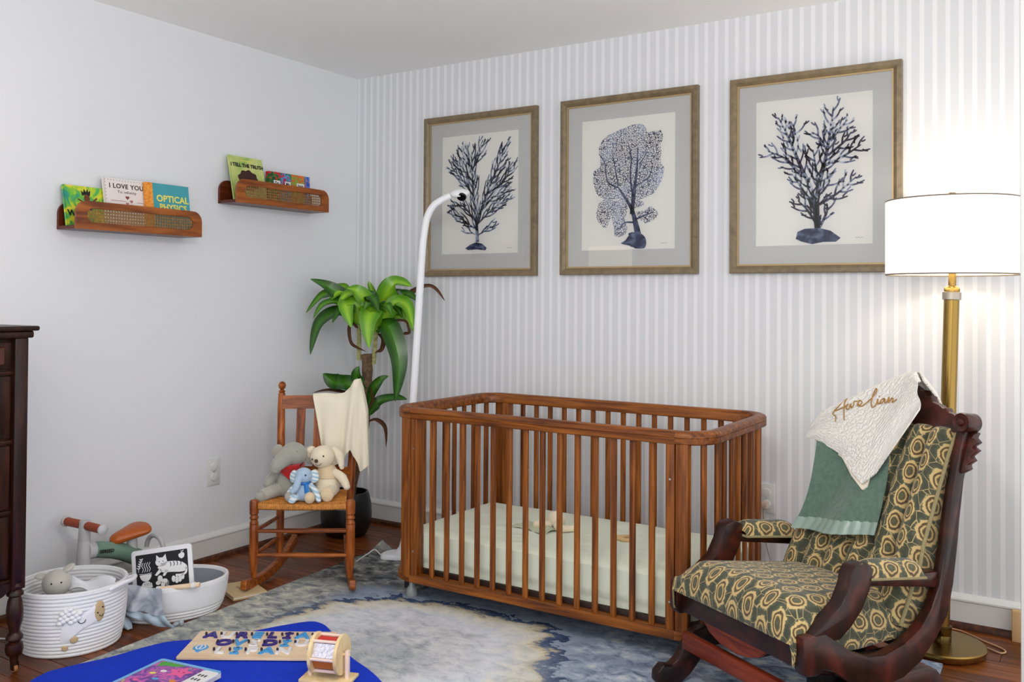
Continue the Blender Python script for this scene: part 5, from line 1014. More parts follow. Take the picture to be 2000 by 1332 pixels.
MB().sheet(lambda u, v: gpt(u, v*0.89), 44, 40, 0.006, 0.36, 0.4).build('plush_body', M['velvet'], gb, ang=80)
MB().sheet(lambda u, v: gpt(u, 0.885+v*0.115)+Vector((0, -0.001-0.002*math.sin(u*60), 0.001)), 60, 8, 0.005, 0.36, 0.05).build('satin_hem', M['satin'], gb, ang=80)
m, nt, b = newmat('white_muslin'); M['muslin'] = m
b.inputs['Base Color'].default_value = lin((238, 234, 228)); b.inputs['Roughness'].default_value = 0.95
uv = N(nt, 'ShaderNodeUVMap'); wv = N(nt, 'ShaderNodeTexWave'); wv.inputs['Scale'].default_value = 28; wv.inputs['Distortion'].default_value = 7; wv.inputs['Detail'].default_value = 3; wv.inputs['Detail Scale'].default_value = 2.5; wv.bands_direction = 'DIAGONAL'; nt.links.new(uv.outputs[0], wv.inputs['Vector'])
bp3 = N(nt, 'ShaderNodeBump'); bp3.inputs['Strength'].default_value = 0.7; bp3.inputs['Distance'].default_value = 0.006; nt.links.new(wv.outputs['Fac'], bp3.inputs['Height']); nt.links.new(bp3.outputs[0], b.inputs['Normal'])
wb = thing('muslin_blanket', 'white muslin blanket embroidered Aurelian in gold, folded over the rocker crest', 'blanket', RW, RA_CLOTH)
WT = [(-0.23, 0.801), (-0.204, 0.842), (-0.136, 0.884), (-0.053, 0.934), (0.012, 0.971), (0.061, 0.992), (0.091, 0.995), (0.115, 0.968)]
WB = [(-0.233, 0.748), (-0.196, 0.749), (-0.08, 0.716), (-0.017, 0.674), (0.045, 0.644), (0.079, 0.682), (0.101, 0.747), (0.153, 0.884)]
def wpt(u, v, ex=0.0):
    a = interp(WT, u); c = interp(WB, u); x = lerp(a[0], c[0], v); z = lerp(a[1], c[1], v)
    off = 0.076+0.005*math.sin(u*8+v*3)+0.004*math.sin(v*9+u*4)
    q = backplane(x, z, off)
    k = max(0, 1-v/0.06)
    return q+Vector((0, 0.012*k*k, -0.004*k*k))+Vector((0, -ex*0.88, ex*0.47))
MB().sheet(wpt, 60, 44, 0.005, 0.42, 0.32).build('front_layer', M['muslin'], wb, ang=80)
MB().sheet(lambda u, v: wpt(lerp(0.10, 0.62, u), lerp(0.75, 1.045, v), -0.010), 40, 10, 0.005, 0.3, 0.1).build('under_layer', plain('muslin_backing', (232, 222, 204), 0.95), wb, ang=80)
def wrear(u, v):
    a = interp(WT, u); z = a[1]-0.12*v; top = wpt(u, 0.0)
    yb = top.y+0.016+0.05*math.sin(PI*min(1, v*1.2)*0.5)+0.0
    return (a[0]+0.045*v*u, yb+0.01*math.sin(u*9)*v, z-0.002)
MB().sheet(wrear, 40, 12, -0.005, 0.42, 0.15).build('rear_layer', M['muslin'], wb, ang=80)
AUR = [[(-0.139, 0.811), (-0.143, 0.829), (-0.154, 0.835), (-0.143, 0.856), (-0.122, 0.89), (-0.12, 0.875), (-0.117, 0.852), (-0.108, 0.819)], [(-0.148, 0.846), (-0.123, 0.858), (-0.105, 0.872)], [(-0.111, 0.87), (-0.11, 0.857), (-0.101, 0.857), (-0.098, 0.874), (-0.094, 0.861), (-0.087, 0.869), (-0.088, 0.881), (-0.08, 0.884), (-0.074, 0.881), (-0.074, 0.87), (-0.066, 0.871), (-0.06, 0.882), (-0.069, 0.888), (-0.073, 0.878), (-0.061, 0.869), (-0.048, 0.878), (-0.027, 0.903), (-0.019, 0.924), (-0.025, 0.929), (-0.029, 0.908), (-0.028, 0.885), (-0.02, 0.87), (-0.01, 0.878), (-0.008, 0.898), (-0.004, 0.883), (0.004, 0.888), (0.006, 0.897), (0.016, 0.902)], [(0.017, 0.901), (0.006, 0.897), (0.004, 0.886), (0.012, 0.887), (0.018, 0.9), (0.022, 0.888), (0.03, 0.894), (0.031, 0.907), (0.038, 0.89), (0.042, 0.904), (0.049, 0.905), (0.052, 0.893), (0.066, 0.905)], [(-0.006, 0.905), (-0.004, 0.907)]]
M['gold_thread'] = plain('gold_embroidery', (168, 122, 44), 0.4, 0.2)
mb = MB()
def wsurf(x, z):
    u, v = 0.5, 0.3
    for it in range(60):
        a = interp(WT, u); c = interp(WB, u); q = (lerp(a[0], c[0], v), lerp(a[1], c[1], v))
        h = 0.01; a2 = interp(WT, u+h); c2 = interp(WB, u+h); gu = ((lerp(a2[0], c2[0], v)-q[0])/h, (lerp(a2[1], c2[1], v)-q[1])/h); gv = (c[0]-a[0], c[1]-a[1])
        det = gu[0]*gv[1]-gu[1]*gv[0]
        if abs(det) < 1e-9: break
        rx, rz = x-q[0], z-q[1]; du = (rx*gv[1]-rz*gv[0])/det; dv = (gu[0]*rz-gu[1]*rx)/det
        u = min(0.98, max(0.0, u+0.5*du)); v = min(1, max(0.0, v+0.5*dv))
    return wpt(u, v, 0.0085)
for st in AUR: mb.tube(bez([wsurf(x, z) for x, z in st], 4), 0.0017, 6)
mb.build('embroidered_name', M['gold_thread'], wb)
# ------------------------------------------------------------------ rug
m, nt, b = newmat('abstract_rug'); M['rug'] = m
tc = N(nt, 'ShaderNodeTexCoord'); sp = N(nt, 'ShaderNodeSeparateXYZ'); nt.links.new(tc.outputs['Object'], sp.inputs[0])
def noise_(scale, detail, distn, vec, rough=0.55):
    n = N(nt, 'ShaderNodeTexNoise'); n.inputs['Scale'].default_value = scale; n.inputs['Detail'].default_value = detail; n.inputs['Distortion'].default_value = distn; n.inputs['Roughness'].default_value = rough; nt.links.new(vec, n.inputs['Vector']); return n.outputs['Fac']
mp = N(nt, 'ShaderNodeMapping'); mp.inputs['Scale'].default_value = (1.0, 1.5, 1); mp.inputs['Rotation'].default_value = (0, 0, 0.5); nt.links.new(tc.outputs['Object'], mp.inputs[0])
big = noise_(1.7, 5, 0.9, mp.outputs[0], 0.6); fine = noise_(14, 6, 0.6, mp.outputs[0], 0.65); weave = noise_(160, 2, 0, tc.outputs['Object'])
# a pale field in the middle bounded by cream and slate; navy drifts near the wall, taupe along the left
ex = math_(nt, 'DIVIDE', math_(nt, 'SUBTRACT', sp.outputs[0], 1.42), 0.62); ey = math_(nt, 'DIVIDE', math_(nt, 'ADD', sp.outputs[1], 1.42), 0.62)
rr2 = math_(nt, 'SQRT', math_(nt, 'ADD', math_(nt, 'MULTIPLY', ex, ex), math_(nt, 'MULTIPLY', ey, ey)))
field = math_(nt, 'ADD', rr2, math_(nt, 'MULTIPLY', math_(nt, 'SUBTRACT', big, 0.5), 0.75))
field = math_(nt, 'ADD', field, math_(nt, 'MULTIPLY', math_(nt, 'SUBTRACT', fine, 0.5), 0.34))
centre = ramp(nt, field, [(0.22, (178, 182, 186)), (0.40, (198, 200, 204)), (0.62, (208, 212, 221)), (0.84, (214, 211, 198)), (0.89, (200, 190, 162)), (0.94, (74, 90, 122)), (1.12, (40, 56, 92)), (1.32, (84, 102, 134)), (1.55, (140, 152, 172))])
cool = ramp(nt, math_(nt, 'ADD', math_(nt, 'MULTIPLY', fine, 0.65), math_(nt, 'MULTIPLY', big, 0.35)), [(0.36, (58, 78, 116)), (0.46, (132, 146, 170)), (0.56, (176, 186, 200)), (0.64, (206, 206, 200))])
wr_ = ramp(nt, math_(nt, 'ADD', sp.outputs[0], math_(nt, 'MULTIPLY', math_(nt, 'SUBTRACT', big, 0.5), 1.2)), [(0.0, (0, 0, 0)), (1.0, (255, 255, 255))])
mr = N(nt, 'ShaderNodeMapRange'); mr.inputs['From Min'].default_value = 1.85; mr.inputs['From Max'].default_value = 2.35; nt.links.new(math_(nt, 'ADD', sp.outputs[0], math_(nt, 'MULTIPLY', math_(nt, 'SUBTRACT', big, 0.5), 1.0)), mr.inputs['Value'])
mxr = N(nt, 'ShaderNodeMix', data_type='RGBA'); nt.links.new(mr.outputs[0], mxr.inputs[0]); nt.links.new(centre, mxr.inputs[6]); nt.links.new(cool, mxr.inputs[7])
leftc = ramp(nt, math_(nt, 'ADD', math_(nt, 'MULTIPLY', fine, 0.75), math_(nt, 'MULTIPLY', big, 0.25)), [(0.34, (120, 126, 128)), (0.47, (154, 158, 156)), (0.56, (178, 179, 171)), (0.66, (206, 203, 190))])
ml = N(nt, 'ShaderNodeMapRange'); ml.inputs['From Min'].default_value = 0.84; ml.inputs['From Max'].default_value = 0.92; nt.links.new(math_(nt, 'ADD', sp.outputs[0], math_(nt, 'MULTIPLY', math_(nt, 'SUBTRACT', big, 0.5), 0.35)), ml.inputs['Value'])
mxa = N(nt, 'ShaderNodeMix', data_type='RGBA'); nt.links.new(ml.outputs[0], mxa.inputs[0]); nt.links.new(leftc, mxa.inputs[6]); nt.links.new(mxr.outputs[2], mxa.inputs[7])
# slate patch towards the wall-side corner
yb = math_(nt, 'ADD', math_(nt, 'SUBTRACT', sp.outputs[1], math_(nt, 'MULTIPLY', sp.outputs[0], 0.25)), math_(nt, 'MULTIPLY', math_(nt, 'SUBTRACT', fine, 0.5), 0.25))
ms = N(nt, 'ShaderNodeMapRange'); ms.inputs['From Min'].default_value = -1.16; ms.inputs['From Max'].default_value = -1.08; nt.links.new(yb, ms.inputs['Value'])
slate = ramp(nt, fine, [(0.36, (62, 66, 68)), (0.48, (98, 102, 102)), (0.58, (132, 134, 130)), (0.66, (176, 174, 164))])
dk1 = math_(nt, 'MULTIPLY', ms.outputs[0], math_(nt, 'LESS_THAN', sp.outputs[0], 1.12))
mxb = N(nt, 'ShaderNodeMix', data_type='RGBA'); nt.links.new(math_(nt, 'MULTIPLY', dk1, 0.9), mxb.inputs[0]); nt.links.new(mxa.outputs[2], mxb.inputs[6]); nt.links.new(slate, mxb.inputs[7])
mxd = N(nt, 'ShaderNodeMix', data_type='RGBA', blend_type='OVERLAY'); mxd.inputs[0].default_value = 0.55; nt.links.new(mxb.outputs[2], mxd.inputs[6])
nt.links.new(ramp(nt, math_(nt, 'ADD', math_(nt, 'MULTIPLY', fine, 0.8), math_(nt, 'MULTIPLY', weave, 0.2)), [(0.3, (70, 74, 84)), (0.5, (186, 186, 188)), (0.7, (232, 228, 216))]), mxd.inputs[7])
nt.links.new(mxd.outputs[2], b.inputs['Base Color']); b.inputs['Roughness'].default_value = 0.95; b.inputs['Specular IOR Level'].default_value = 0.2
bq = N(nt, 'ShaderNodeBump'); bq.inputs['Strength'].default_value = 0.4; bq.inputs['Distance'].default_value = 0.003; nt.links.new(weave, bq.inputs['Height']); nt.links.new(bq.outputs[0], b.inputs['Normal'])
RC4 = [(0.548, -0.405), (3.045, -0.452), (3.12, -3.5), (0.745, -3.5)]
def rugP(u, v):
    a, b_, c, d_ = [Vector((x, y, 0)) for x, y in RC4]
    q = a.lerp(b_, u).lerp(d_.lerp(c, u), v)
    dd = math.hypot(u*2.5, v*3.0); lift = 0.045*max(0, 1-dd/0.10)**1.4
    return (q.x+lift*0.5, q.y-lift*0.4, 0.010+lift)
tag(MB().sheet(rugP, 150, 180, -0.0095, 2.5, 3.0).build('area_rug', M['rug'], ang=60), 'large slate blue, ivory and navy abstract rug under the crib and rocker', 'rug')
for v in bpy.data.objects['area_rug'].data.vertices: pass

# ------------------------------------------------------------------ blue quilt on the rug
m, nt, b = newmat('cobalt_quilt'); M['quilt'] = m
b.inputs['Base Color'].default_value = lin((22, 58, 200)); b.inputs['Roughness'].default_value = 0.9; b.inputs['Specular IOR Level'].default_value = 0.2
tc = N(nt, 'ShaderNodeTexCoord'); wv = N(nt, 'ShaderNodeTexWave'); wv.wave_type = 'RINGS'; wv.inputs['Scale'].default_value = 9; wv.inputs['Distortion'].default_value = 4; wv.inputs['Detail'].default_value = 1; nt.links.new(tc.outputs['Object'], wv.inputs['Vector'])
bq = N(nt, 'ShaderNodeBump'); bq.inputs['Strength'].default_value = 0.35; bq.inputs['Distance'].default_value = 0.003; nt.links.new(wv.outputs['Fac'], bq.inputs['Height']); nt.links.new(bq.outputs[0], b.inputs['Normal'])
QO = [(0.640, -2.135), (0.66, -2.06), (0.70, -1.95), (0.715, -1.85), (0.745, -1.76), (0.80, -1.70), (0.86, -1.61), (0.915, -1.515), (0.955, -1.43), (1.005, -1.345), (1.06, -1.335), (1.12, -1.36), (1.205, -1.415), (1.29, -1.47), (1.385, -1.52), (1.48, -1.555), (1.57, -1.60), (1.68, -1.68), (1.70, -1.85), (1.60, -2.05), (1.40, -2.25), (1.15, -2.40), (0.90, -2.38), (0.72, -2.28), (0.66, -2.20)]
QL = bez([Vector((x, y, 0)) for x, y in QO+[QO[0]]], 3)
def quiltP(u, v):
    c = Vector((1.15, -1.87, 0)); k = len(QL)-1; x = u*k; i = min(int(x), k-1); e = QL[i].lerp(QL[i+1], x-i)
    q = c.lerp(e, v); edge = max(0, (v-0.9)/0.1)
    return (q.x, q.y, 0.0185-0.0025*edge*edge+(0.0018*nz(q.x*7, q.y*7)+0.001*nz(q.x*20, q.y*20))*(1-edge*0.6))
tag(MB().sheet(quiltP, 120, 24, 0.0065, wrap=True).build('quilt', M['quilt'], ang=70), 'cobalt blue quilted blanket spread on the rug under the toys', 'blanket')

# ------------------------------------------------------------------ wooden name puzzle
M['birch'] = wood('birch_ply', (222, 190, 152), (236, 208, 174), (242, 218, 188), (4, 30, 30), 0.5, 0.05)
pa, pb, pc = Vector((0.944, -1.877)), Vector((0.781, -1.655)), Vector((1.177, -1.405))
px_ = (pc-pb); PWd = px_.length+0.02; px_.normalize(); py_ = Vector((-px_.y, px_.x)); PH = 0.245
pang = math.atan2(px_.y, px_.x)
org = pb-py_*PH
pz = thing('name_puzzle', 'birch wooden name puzzle lettered AURELIAN OVIDIU LIPAN on the blue quilt', 'puzzle', (org.x, org.y, 0.0215), pang)
MB().prism(rrect(0, 0, PWd, PH, 0.008, 4), lambda x, y: (x, y, 0), lambda x, y: (x, y, 0.008)).build('board', M['birch'], pz, bevel=0.001, seg=1)
LC = {'n': plain('indigo_paint', (46, 34, 130), 0.4), 'w': plain('white_paint', (236, 236, 240), 0.4), 's': plain('sky_blue_paint', (70, 160, 226), 0.4)}
peg = plain('dark_peg', (40, 26, 50), 0.5)
rows = [('AURELIAN', 'nwnsnnsw', PH*0.80, 0.045), ('OVIDIU', 'nswnsw', PH*0.515, 0.108), ('LIPAN', 'wswsw', PH*0.23, 0.118)]
for word, cc, yy, x0 in rows:
    step = 0.0535
    for i, (L_, c_) in enumerate(zip(word, cc)):
        me = text_mesh(L_, 0.068, 0.003, 0.0022, 0.0, 'CENTER'); me.materials.clear(); me.materials.append(LC[c_])
        o = bpy.data.objects.new('letter', me); COL.objects.link(o); o.parent = pz; o.location = (x0+step*i+0.012, yy, 0.0108)
        if L_ == 'I':
            mb = MB()
            for s_ in (-1, 1): mb.bb((-0.015, s_*0.0215-0.004, -0.003), (0.015, s_*0.0215+0.004, 0.003))
            q = mb.build('letter_serif', LC[c_], o, bevel=0.001)
        MB().lathe([(0.004, 0.0), (0.0045, 0.006), (0.003, 0.010), (0, 0.011)], (-0.020, -0.001, 0.001), n=10).build('peg', peg, o)
for bx in (0.055, PWd-0.045):
    bal = MB().prism(circ(bx, 0.085, 0.026, 0.024, 22), lambda x, y: (x, y, 0.0078), lambda x, y: (x, y, 0.0105)).build('balloon_piece', LC['s'], pz, bevel=0.001, seg=1)
    MB().prism([(bx-0.013, 0.066), (bx+0.013, 0.066), (bx+0.004, 0.046), (bx-0.004, 0.046)], lambda x, y: (x, y, 0.0078), lambda x, y: (x, y, 0.0103)).build('basket_piece', LC['s'], bal, smooth=False)
    for dx in (-0.012, 0.0, 0.012):
        MB().prism([(bx+dx*(0.4+0.9*math.sin(PI*i/10))-0.0028, 0.066+0.041*i/10) for i in range(11)]+[(bx+dx*(0.4+0.9*math.sin(PI*i/10))+0.0028, 0.066+0.041*i/10) for i in range(10, -1, -1)], lambda x, y: (x, y, 0.0100), lambda x, y: (x, y, 0.0108)).build('balloon_stripe', LC['w'], bal, smooth=False)

# ------------------------------------------------------------------ spinning drum toy
dt = thing('spinning_drum', 'wooden spinning drum toy with red, mirror and orange panels on the quilt', 'toy', (1.442, -1.695, 0.0215), math.radians(20))
M['bw'] = wood('beech_toy', (222, 190, 134), (238, 212, 160), (246, 226, 184), (20, 20, 20), 0.5, 0.05); M['pinkw'] = plain('pale_dowel', (240, 214, 200), 0.5)
DZ, DR, DL = 0.082, 0.061, 0.076
for s_ in (-1, 1): MB().lathe([(0.0, -0.005), (DR, -0.005), (DR+0.001, 0), (DR, 0.005), (0, 0.005)], (s_*(DL/2+0.005), 0, DZ), (1, 0, 0), 40).build('drum_disc', M['bw'], dt)
for k in range(6):
    a = math.radians(2+60*k); MB().tube([(-DL/2, DR*0.88*math.cos(a), DZ+DR*0.88*math.sin(a)), (DL/2, DR*0.88*math.cos(a), DZ+DR*0.88*math.sin(a))], 0.005, 10).build('dowel', M['pinkw'], dt)
pan = {3: plain('mirror_sequin', (224, 222, 236), 0.25, 0.55, bump=1.0, bscale=90), 2: plain('red_panel', (206, 14, 12), 0.35), 1: plain('yellow_panel', (236, 190, 40), 0.4), 4: plain('orange_panel', (196, 104, 26), 0.4), 0: plain('blue_panel', (40, 90, 190), 0.4), 5: plain('green_panel', (50, 140, 70), 0.4)}
order = {2: 'red', 3: 'mirror', 4: 'orange'}
for k in range(6):
    a0, a1 = math.radians(2+60*k), math.radians(2+60*(k+1)); r_ = DR*0.82
    p0 = Vector((0, r_*math.cos(a0), DZ+r_*math.sin(a0))); p1 = Vector((0, r_*math.cos(a1), DZ+r_*math.sin(a1))); mid = (p0+p1)*0.5; nn = Vector((0, mid.y, mid.z-DZ)).normalized()*0.0012
    X_ = Vector((DL/2-0.001, 0, 0)); p0, p1 = p0.lerp(p1, 0.08), p1.lerp(p0, 0.08)
    MB().add([p0-X_, p0+X_, p1+X_, p1-X_, p0-X_-nn*2, p0+X_-nn*2, p1+X_-nn*2, p1-X_-nn*2], [(0, 1, 2, 3), (7, 6, 5, 4), (0, 4, 5, 1), (1, 5, 6, 2), (2, 6, 7, 3), (3, 7, 4, 0)]).build('drum_panel', pan[{1: 2, 2: 3, 3: 4, 0: 1, 4: 0, 5: 5}[k]], dt, smooth=False)
MB().tube([(-DL/2-0.032, 0, DZ), (DL/2+0.032, 0, DZ)], 0.004, 10).build('axle', M['bw'], dt)
for s_ in (-1, 1): MB().bb((s_*(DL/2+0.024)-0.006, -0.008, 0.008), (s_*(DL/2+0.024)+0.006, 0.008, DZ+0.014)).build('upright', M['pinkw'], dt, bevel=0.002)
MB().bb((-DL/2-0.045, -0.045, 0.0), (DL/2+0.045, 0.045, 0.010)).build('base_board', M['bw'], dt, bevel=0.002)

# ------------------------------------------------------------------ bright board book on the quilt
va, vb = Vector((0.928, -2.084)), Vector((0.889, -1.909)); bd = (vb-va).normalized(); bxd = Vector((bd.y, -bd.x))
bk = thing('board_book', 'bright purple and pink sea-creature board book lying on the quilt corner', 'book', (0.945, -2.13, 0.0215), math.atan2(-0.20, 0.98)+math.radians(20))
BWd, BHt = 0.245, 0.22
MB().bb((0, 0, 0.001), (BWd, BHt, 0.019)).build('pages', M['pages'], bk, bevel=0.002)
MB().prism(rrect(-0.002, -0.002, BWd+0.002, BHt+0.002, 0.010, 4), lambda x, y: (x, y, 0.0185), lambda x, y: (x, y, 0.0215)).build('cover', plain('sky_cover', (110, 186, 236), 0.3), bk, smooth=False)
MB().prism(rrect(0.012, 0.0, BWd-0.055, BHt-0.012, 0.004, 2), lambda x, y: (x, y, 0.0212), lambda x, y: (x, y, 0.0218)).build('cover_picture', mottled('purple_swirl', [(0.36, (70, 40, 130)), (0.47, (130, 60, 170)), (0.55, (220, 90, 180)), (0.62, (90, 70, 160)), (0.70, (240, 200, 80))], 26), bk, smooth=False)
def bfl(nm, poly, mt_, z=0.0222): mb = MB(); uvpoly(mb, poly, lambda x, y: (x, y, z)); return mb.build(nm, mt_, bk, smooth=False)
sf_ = [(0.135+(0.048 if i % 2 == 0 else 0.026)*math.cos(2*PI*i/10+0.4), 0.158+(0.040 if i % 2 == 0 else 0.022)*math.sin(2*PI*i/10+0.4)) for i in range(10)]
bfl('pink_starfish', [(q.x, q.y) for q in bez([Vector((x, y, 0)) for x, y in sf_+[sf_[0]]], 4)[:-1]], K['pink'])
bfl('green_weed', [(0.02, 0.20), (0.035, 0.205), (0.09, 0.206), (0.12, 0.203), (0.09, 0.185), (0.055, 0.18), (0.03, 0.165)], K['green'], 0.0220)
for i, (x, y, c) in enumerate(((0.06, 0.12, 'yellow'), (0.10, 0.09, 'sky'), (0.05, 0.06, 'pink'), (0.13, 0.05, 'green'), (0.16, 0.10, 'orange'), (0.08, 0.145, 'white'), (0.15, 0.075, 'pink'))): bfl('printed_fish', circ(x, y, 0.012, 0.008, 12), K[c], 0.0223)
for x in (0.126, 0.148): bfl('starfish_eye', circ(x, 0.162, 0.0025, 0.0035, 8), K['black'], 0.0225)
MB().prism(rrect(BWd-0.050, 0.0, BWd+0.012, BHt-0.018, 0.012, 4), lambda x, y: (x, y, 0.0213), lambda x, y: (x, y, 0.0245)).build('sound_panel', plain('white_panel', (236, 236, 236), 0.35), bk, smooth=False)
for i, y in enumerate((0.165, 0.135, 0.10, 0.07)):
    mb = MB()
    for k in range(3): mb.bb((BWd-0.040+0.012*k, y-0.008, 0.0246), (BWd-0.034+0.012*k, y+0.006, 0.0249))
    mb.build('black_lettering', K['black'], bk, smooth=False)

# ------------------------------------------------------------------ rope baskets
M['rope'] = plain('white_cotton_rope', (232, 232, 234), 0.9, bump=0.4, bscale=350)
def basket_geo(a, b_, H, rows, phi, flare=0.03, lip=None):
    cph, sph = math.cos(phi), math.sin(phi)
    def S(th, z, off=0.0):
        t = z/H; k = (1-0.10*(1-t)**3)+flare*(t-0.5)
        x, y = (a*k+off)*math.cos(th), (b_*k+off)*math.sin(th)
        return Vector((x*cph-y*sph, x*sph+y*cph, z))
    return S
def basket(name, label, loc, a, b_, H, rows, phi, flare, rim=None):
    t = thing(name, label, 'basket', loc, group='white rope baskets'); S = basket_geo(a, b_, H, rows, phi, flare)
    n = 56; mb = MB(); rn = rows*6
    rimf = rim or (lambda th: 0.0)
    def outw(u, v):
        z = H*v; ph_ = (v*rows) % 1.0; bump = 0.0042*math.sin(PI*ph_)**0.6
        q = S(2*PI*u, z, bump); q.z += rimf(2*PI*u)*v**2; return q
    def inw(u, v):
        v2 = 1-v; z = H*v2; ph_ = (v2*rows) % 1.0; q = S(2*PI*u, max(z, 0.004), -0.009-0.003*math.sin(PI*ph_)**0.6); q.z += rimf(2*PI*u)*v2**2; return q
    mb.sheet(lambda u, v: outw(u, v), n, rn, 0); mb.sheet(lambda u, v: inw(u, v), n, rows*4, 0)
    # rim roll and floor
    mb.tube([S(2*PI*i/n, H, -0.003)+Vector((0, 0, rimf(2*PI*i/n))) for i in range(n)], 0.0065, 8, closed=True)
    for z in (0.002, 0.008): mb.add([S(2*PI*i/n, 0.0, -0.002)+Vector((0, 0, z)) for i in range(n)], [tuple(range(n))])
    mb.build('rope_wall', M['rope'], t, ang=50); return t, S
def wrap_patch(t, S, name, poly, mat, off=0.006, thick=0.0):
    # flat outline in (arc metres, z) laid on the basket wall
    mb = MB(); c = (sum(p[0] for p in poly)/len(poly), sum(p[1] for p in poly)/len(poly)); rings = 4; k = len(poly); vs = [S(c[0], c[1], off)]
    for r_ in range(1, rings+1):
        for p in poly: vs.append(S(lerp(c[0], p[0], r_/rings), lerp(c[1], p[1], r_/rings), off-(0.004 if r_ == rings else 0)))
    fs = [(0, 1+i, 1+(i+1) % k) for i in range(k)]
    for r_ in range(rings-1):
        for i in range(k): fs.append((1+r_*k+i, 1+(r_+1)*k+i, 1+(r_+1)*k+(i+1) % k, 1+r_*k+(i+1) % k))
    return mb.add(vs, fs).build(name, mat, t, ang=80)
bA, SA = basket('rope_basket', 'tall white rope basket with a sleeping lamb face beside the dresser leg', (0.425, -1.925, 0.0005), 0.178, 0.172, 0.215, 17, math.radians(57), 0.03, lambda th: 0.0)
# face of the basket: angles measured about the basket axis (turned towards the camera)
TH0 = math.radians(-90)  # set below
def ath(px_off): return AFACE+px_off/0.176
AFACE = math.radians(-30-57)
wh = plain('white_felt', (238, 238, 240), 0.95, bump=0.3, bscale=300); tan = plain('tan_felt', (198, 172, 130), 0.95)
def A_(x, z): return (AFACE+(x+0.014)/0.176, z)
def circA(cx, cz, rx, rz, n=16): return [A_(cx+rx*math.cos(2*PI*i/n), cz+rz*math.sin(2*PI*i/n)) for i in range(n)]
wrap_patch(bA, SA, 'lamb_head', [A_(x, z) for x, z in ((-0.055, 0.075), (-0.05, 0.11), (-0.02, 0.135), (0.03, 0.155), (0.062, 0.178), (0.085, 0.165), (0.082, 0.125), (0.06, 0.108), (0.02, 0.095), (-0.01, 0.075), (-0.03, 0.055), (-0.052, 0.05))], wh, 0.0075)
wrap_patch(bA, SA, 'lamb_muzzle', circA(0.066, 0.145, 0.019, 0.036), tan, 0.0095)
for (x, z) in ((0.058, 0.142), (0.074, 0.158)): wrap_patch(bA, SA, 'lamb_nostril', circA(x, z, 0.0028, 0.0035, 8), K['black'], 0.0115)
mb = MB(); mb.tube([SA(*A_(0.070+0.006*math.cos(a), 0.134+0.006*math.sin(a)), 0.011) for a in [PI+PI*i/6 for i in range(7)]], 0.0012, 6); mb.build('lamb_mouth', K['black'], bA)
mb = MB(); mb.tube([SA(*A_(0.010+0.011*math.cos(a), 0.128+0.011*math.sin(a)), 0.0095) for a in [PI*1.05+PI*0.95*i/8 for i in range(9)]], 0.0013, 6); mb.build('closed_eye', K['black'], bA)
for (x, z, r_) in ((-0.012, 0.063, 0.013), (-0.040, 0.036, 0.0105)): wrap_patch(bA, SA, 'felt_spot', circA(x, z, r_, r_), tan, 0.0095)
for i in range(16):
    x, z = -0.055+0.011*(i % 6)+0.004*(i//6), 0.125+0.016*(i//6)+0.006*(i % 3); q = SA(*A_(x, z), 0.007); MB().ell(q, (0.010, 0.010, 0.008)).build('wool_curl', wh, bA)
hA = MB().tube(bez([SA(*A_(0.105, 0.206), 0.0), SA(*A_(0.135, 0.222), 0.024), SA(*A_(0.17, 0.222), 0.034), SA(*A_(0.21, 0.222), 0.03), SA(*A_(0.235, 0.206), 0.0)], 6), 0.008, 10).build('handle', M['rope'], bA)
# things in the tall basket
t = thing('plush_lamb', 'grey plush head with round ears peeking out of the tall rope basket', 'plush toy', (0.0, 0.0, 0.0))
M['oat'] = fabric('oatmeal_plush', (196, 192, 184))
MB().ell((0.392, -1.962, 0.212), (0.048, 0.048, 0.046)).build('head', M['oat'], t)
MB().lathe([(0.0, 0.0), (0.05, 0.0), (0.062, 0.04), (0.05, 0.10), (0.036, 0.16), (0, 0.17)], (0.385, -1.945, 0.012)).build('body', M['oat'], t)
MB().ell((0.405, -1.925, 0.258), (0.018, 0.024, 0.009), rot('X', 25)).build('ear', M['oat'], t); MB().ell((0.352, -1.995, 0.236), (0.016, 0.022, 0.008), rot('Y', 20)).build('ear', M['oat'], t)
cd_ = Vector((0.80, -0.50, 0.10)).normalized()
for dx in (-0.021, 0.021):
    q = Vector((0.392, -1.962, 0.218))+(cd_+Vector((0.5, 0.8, 0.05))*dx*22*0.8).normalized()*0.047; MB().ell(q, (0.003, 0.003, 0.003)).build('eye', M['eye'], t)
tag(MB().sheet(lambda u, v: (lerp(0.405, 0.545, u)-0.05*v, lerp(-1.925, -1.845, u)+0.05*v, 0.208-0.03*(1-v)+0.012*math.sin(u*7+v*3)+0.006*math.sin(v*11)), 24, 14, 0.006).build('folded_cloth', plain('white_cotton', (228, 230, 236), 0.9, bump=0.2, bscale=60), ang=80), 'folded white cloth lying in the tall rope basket', 'cloth')

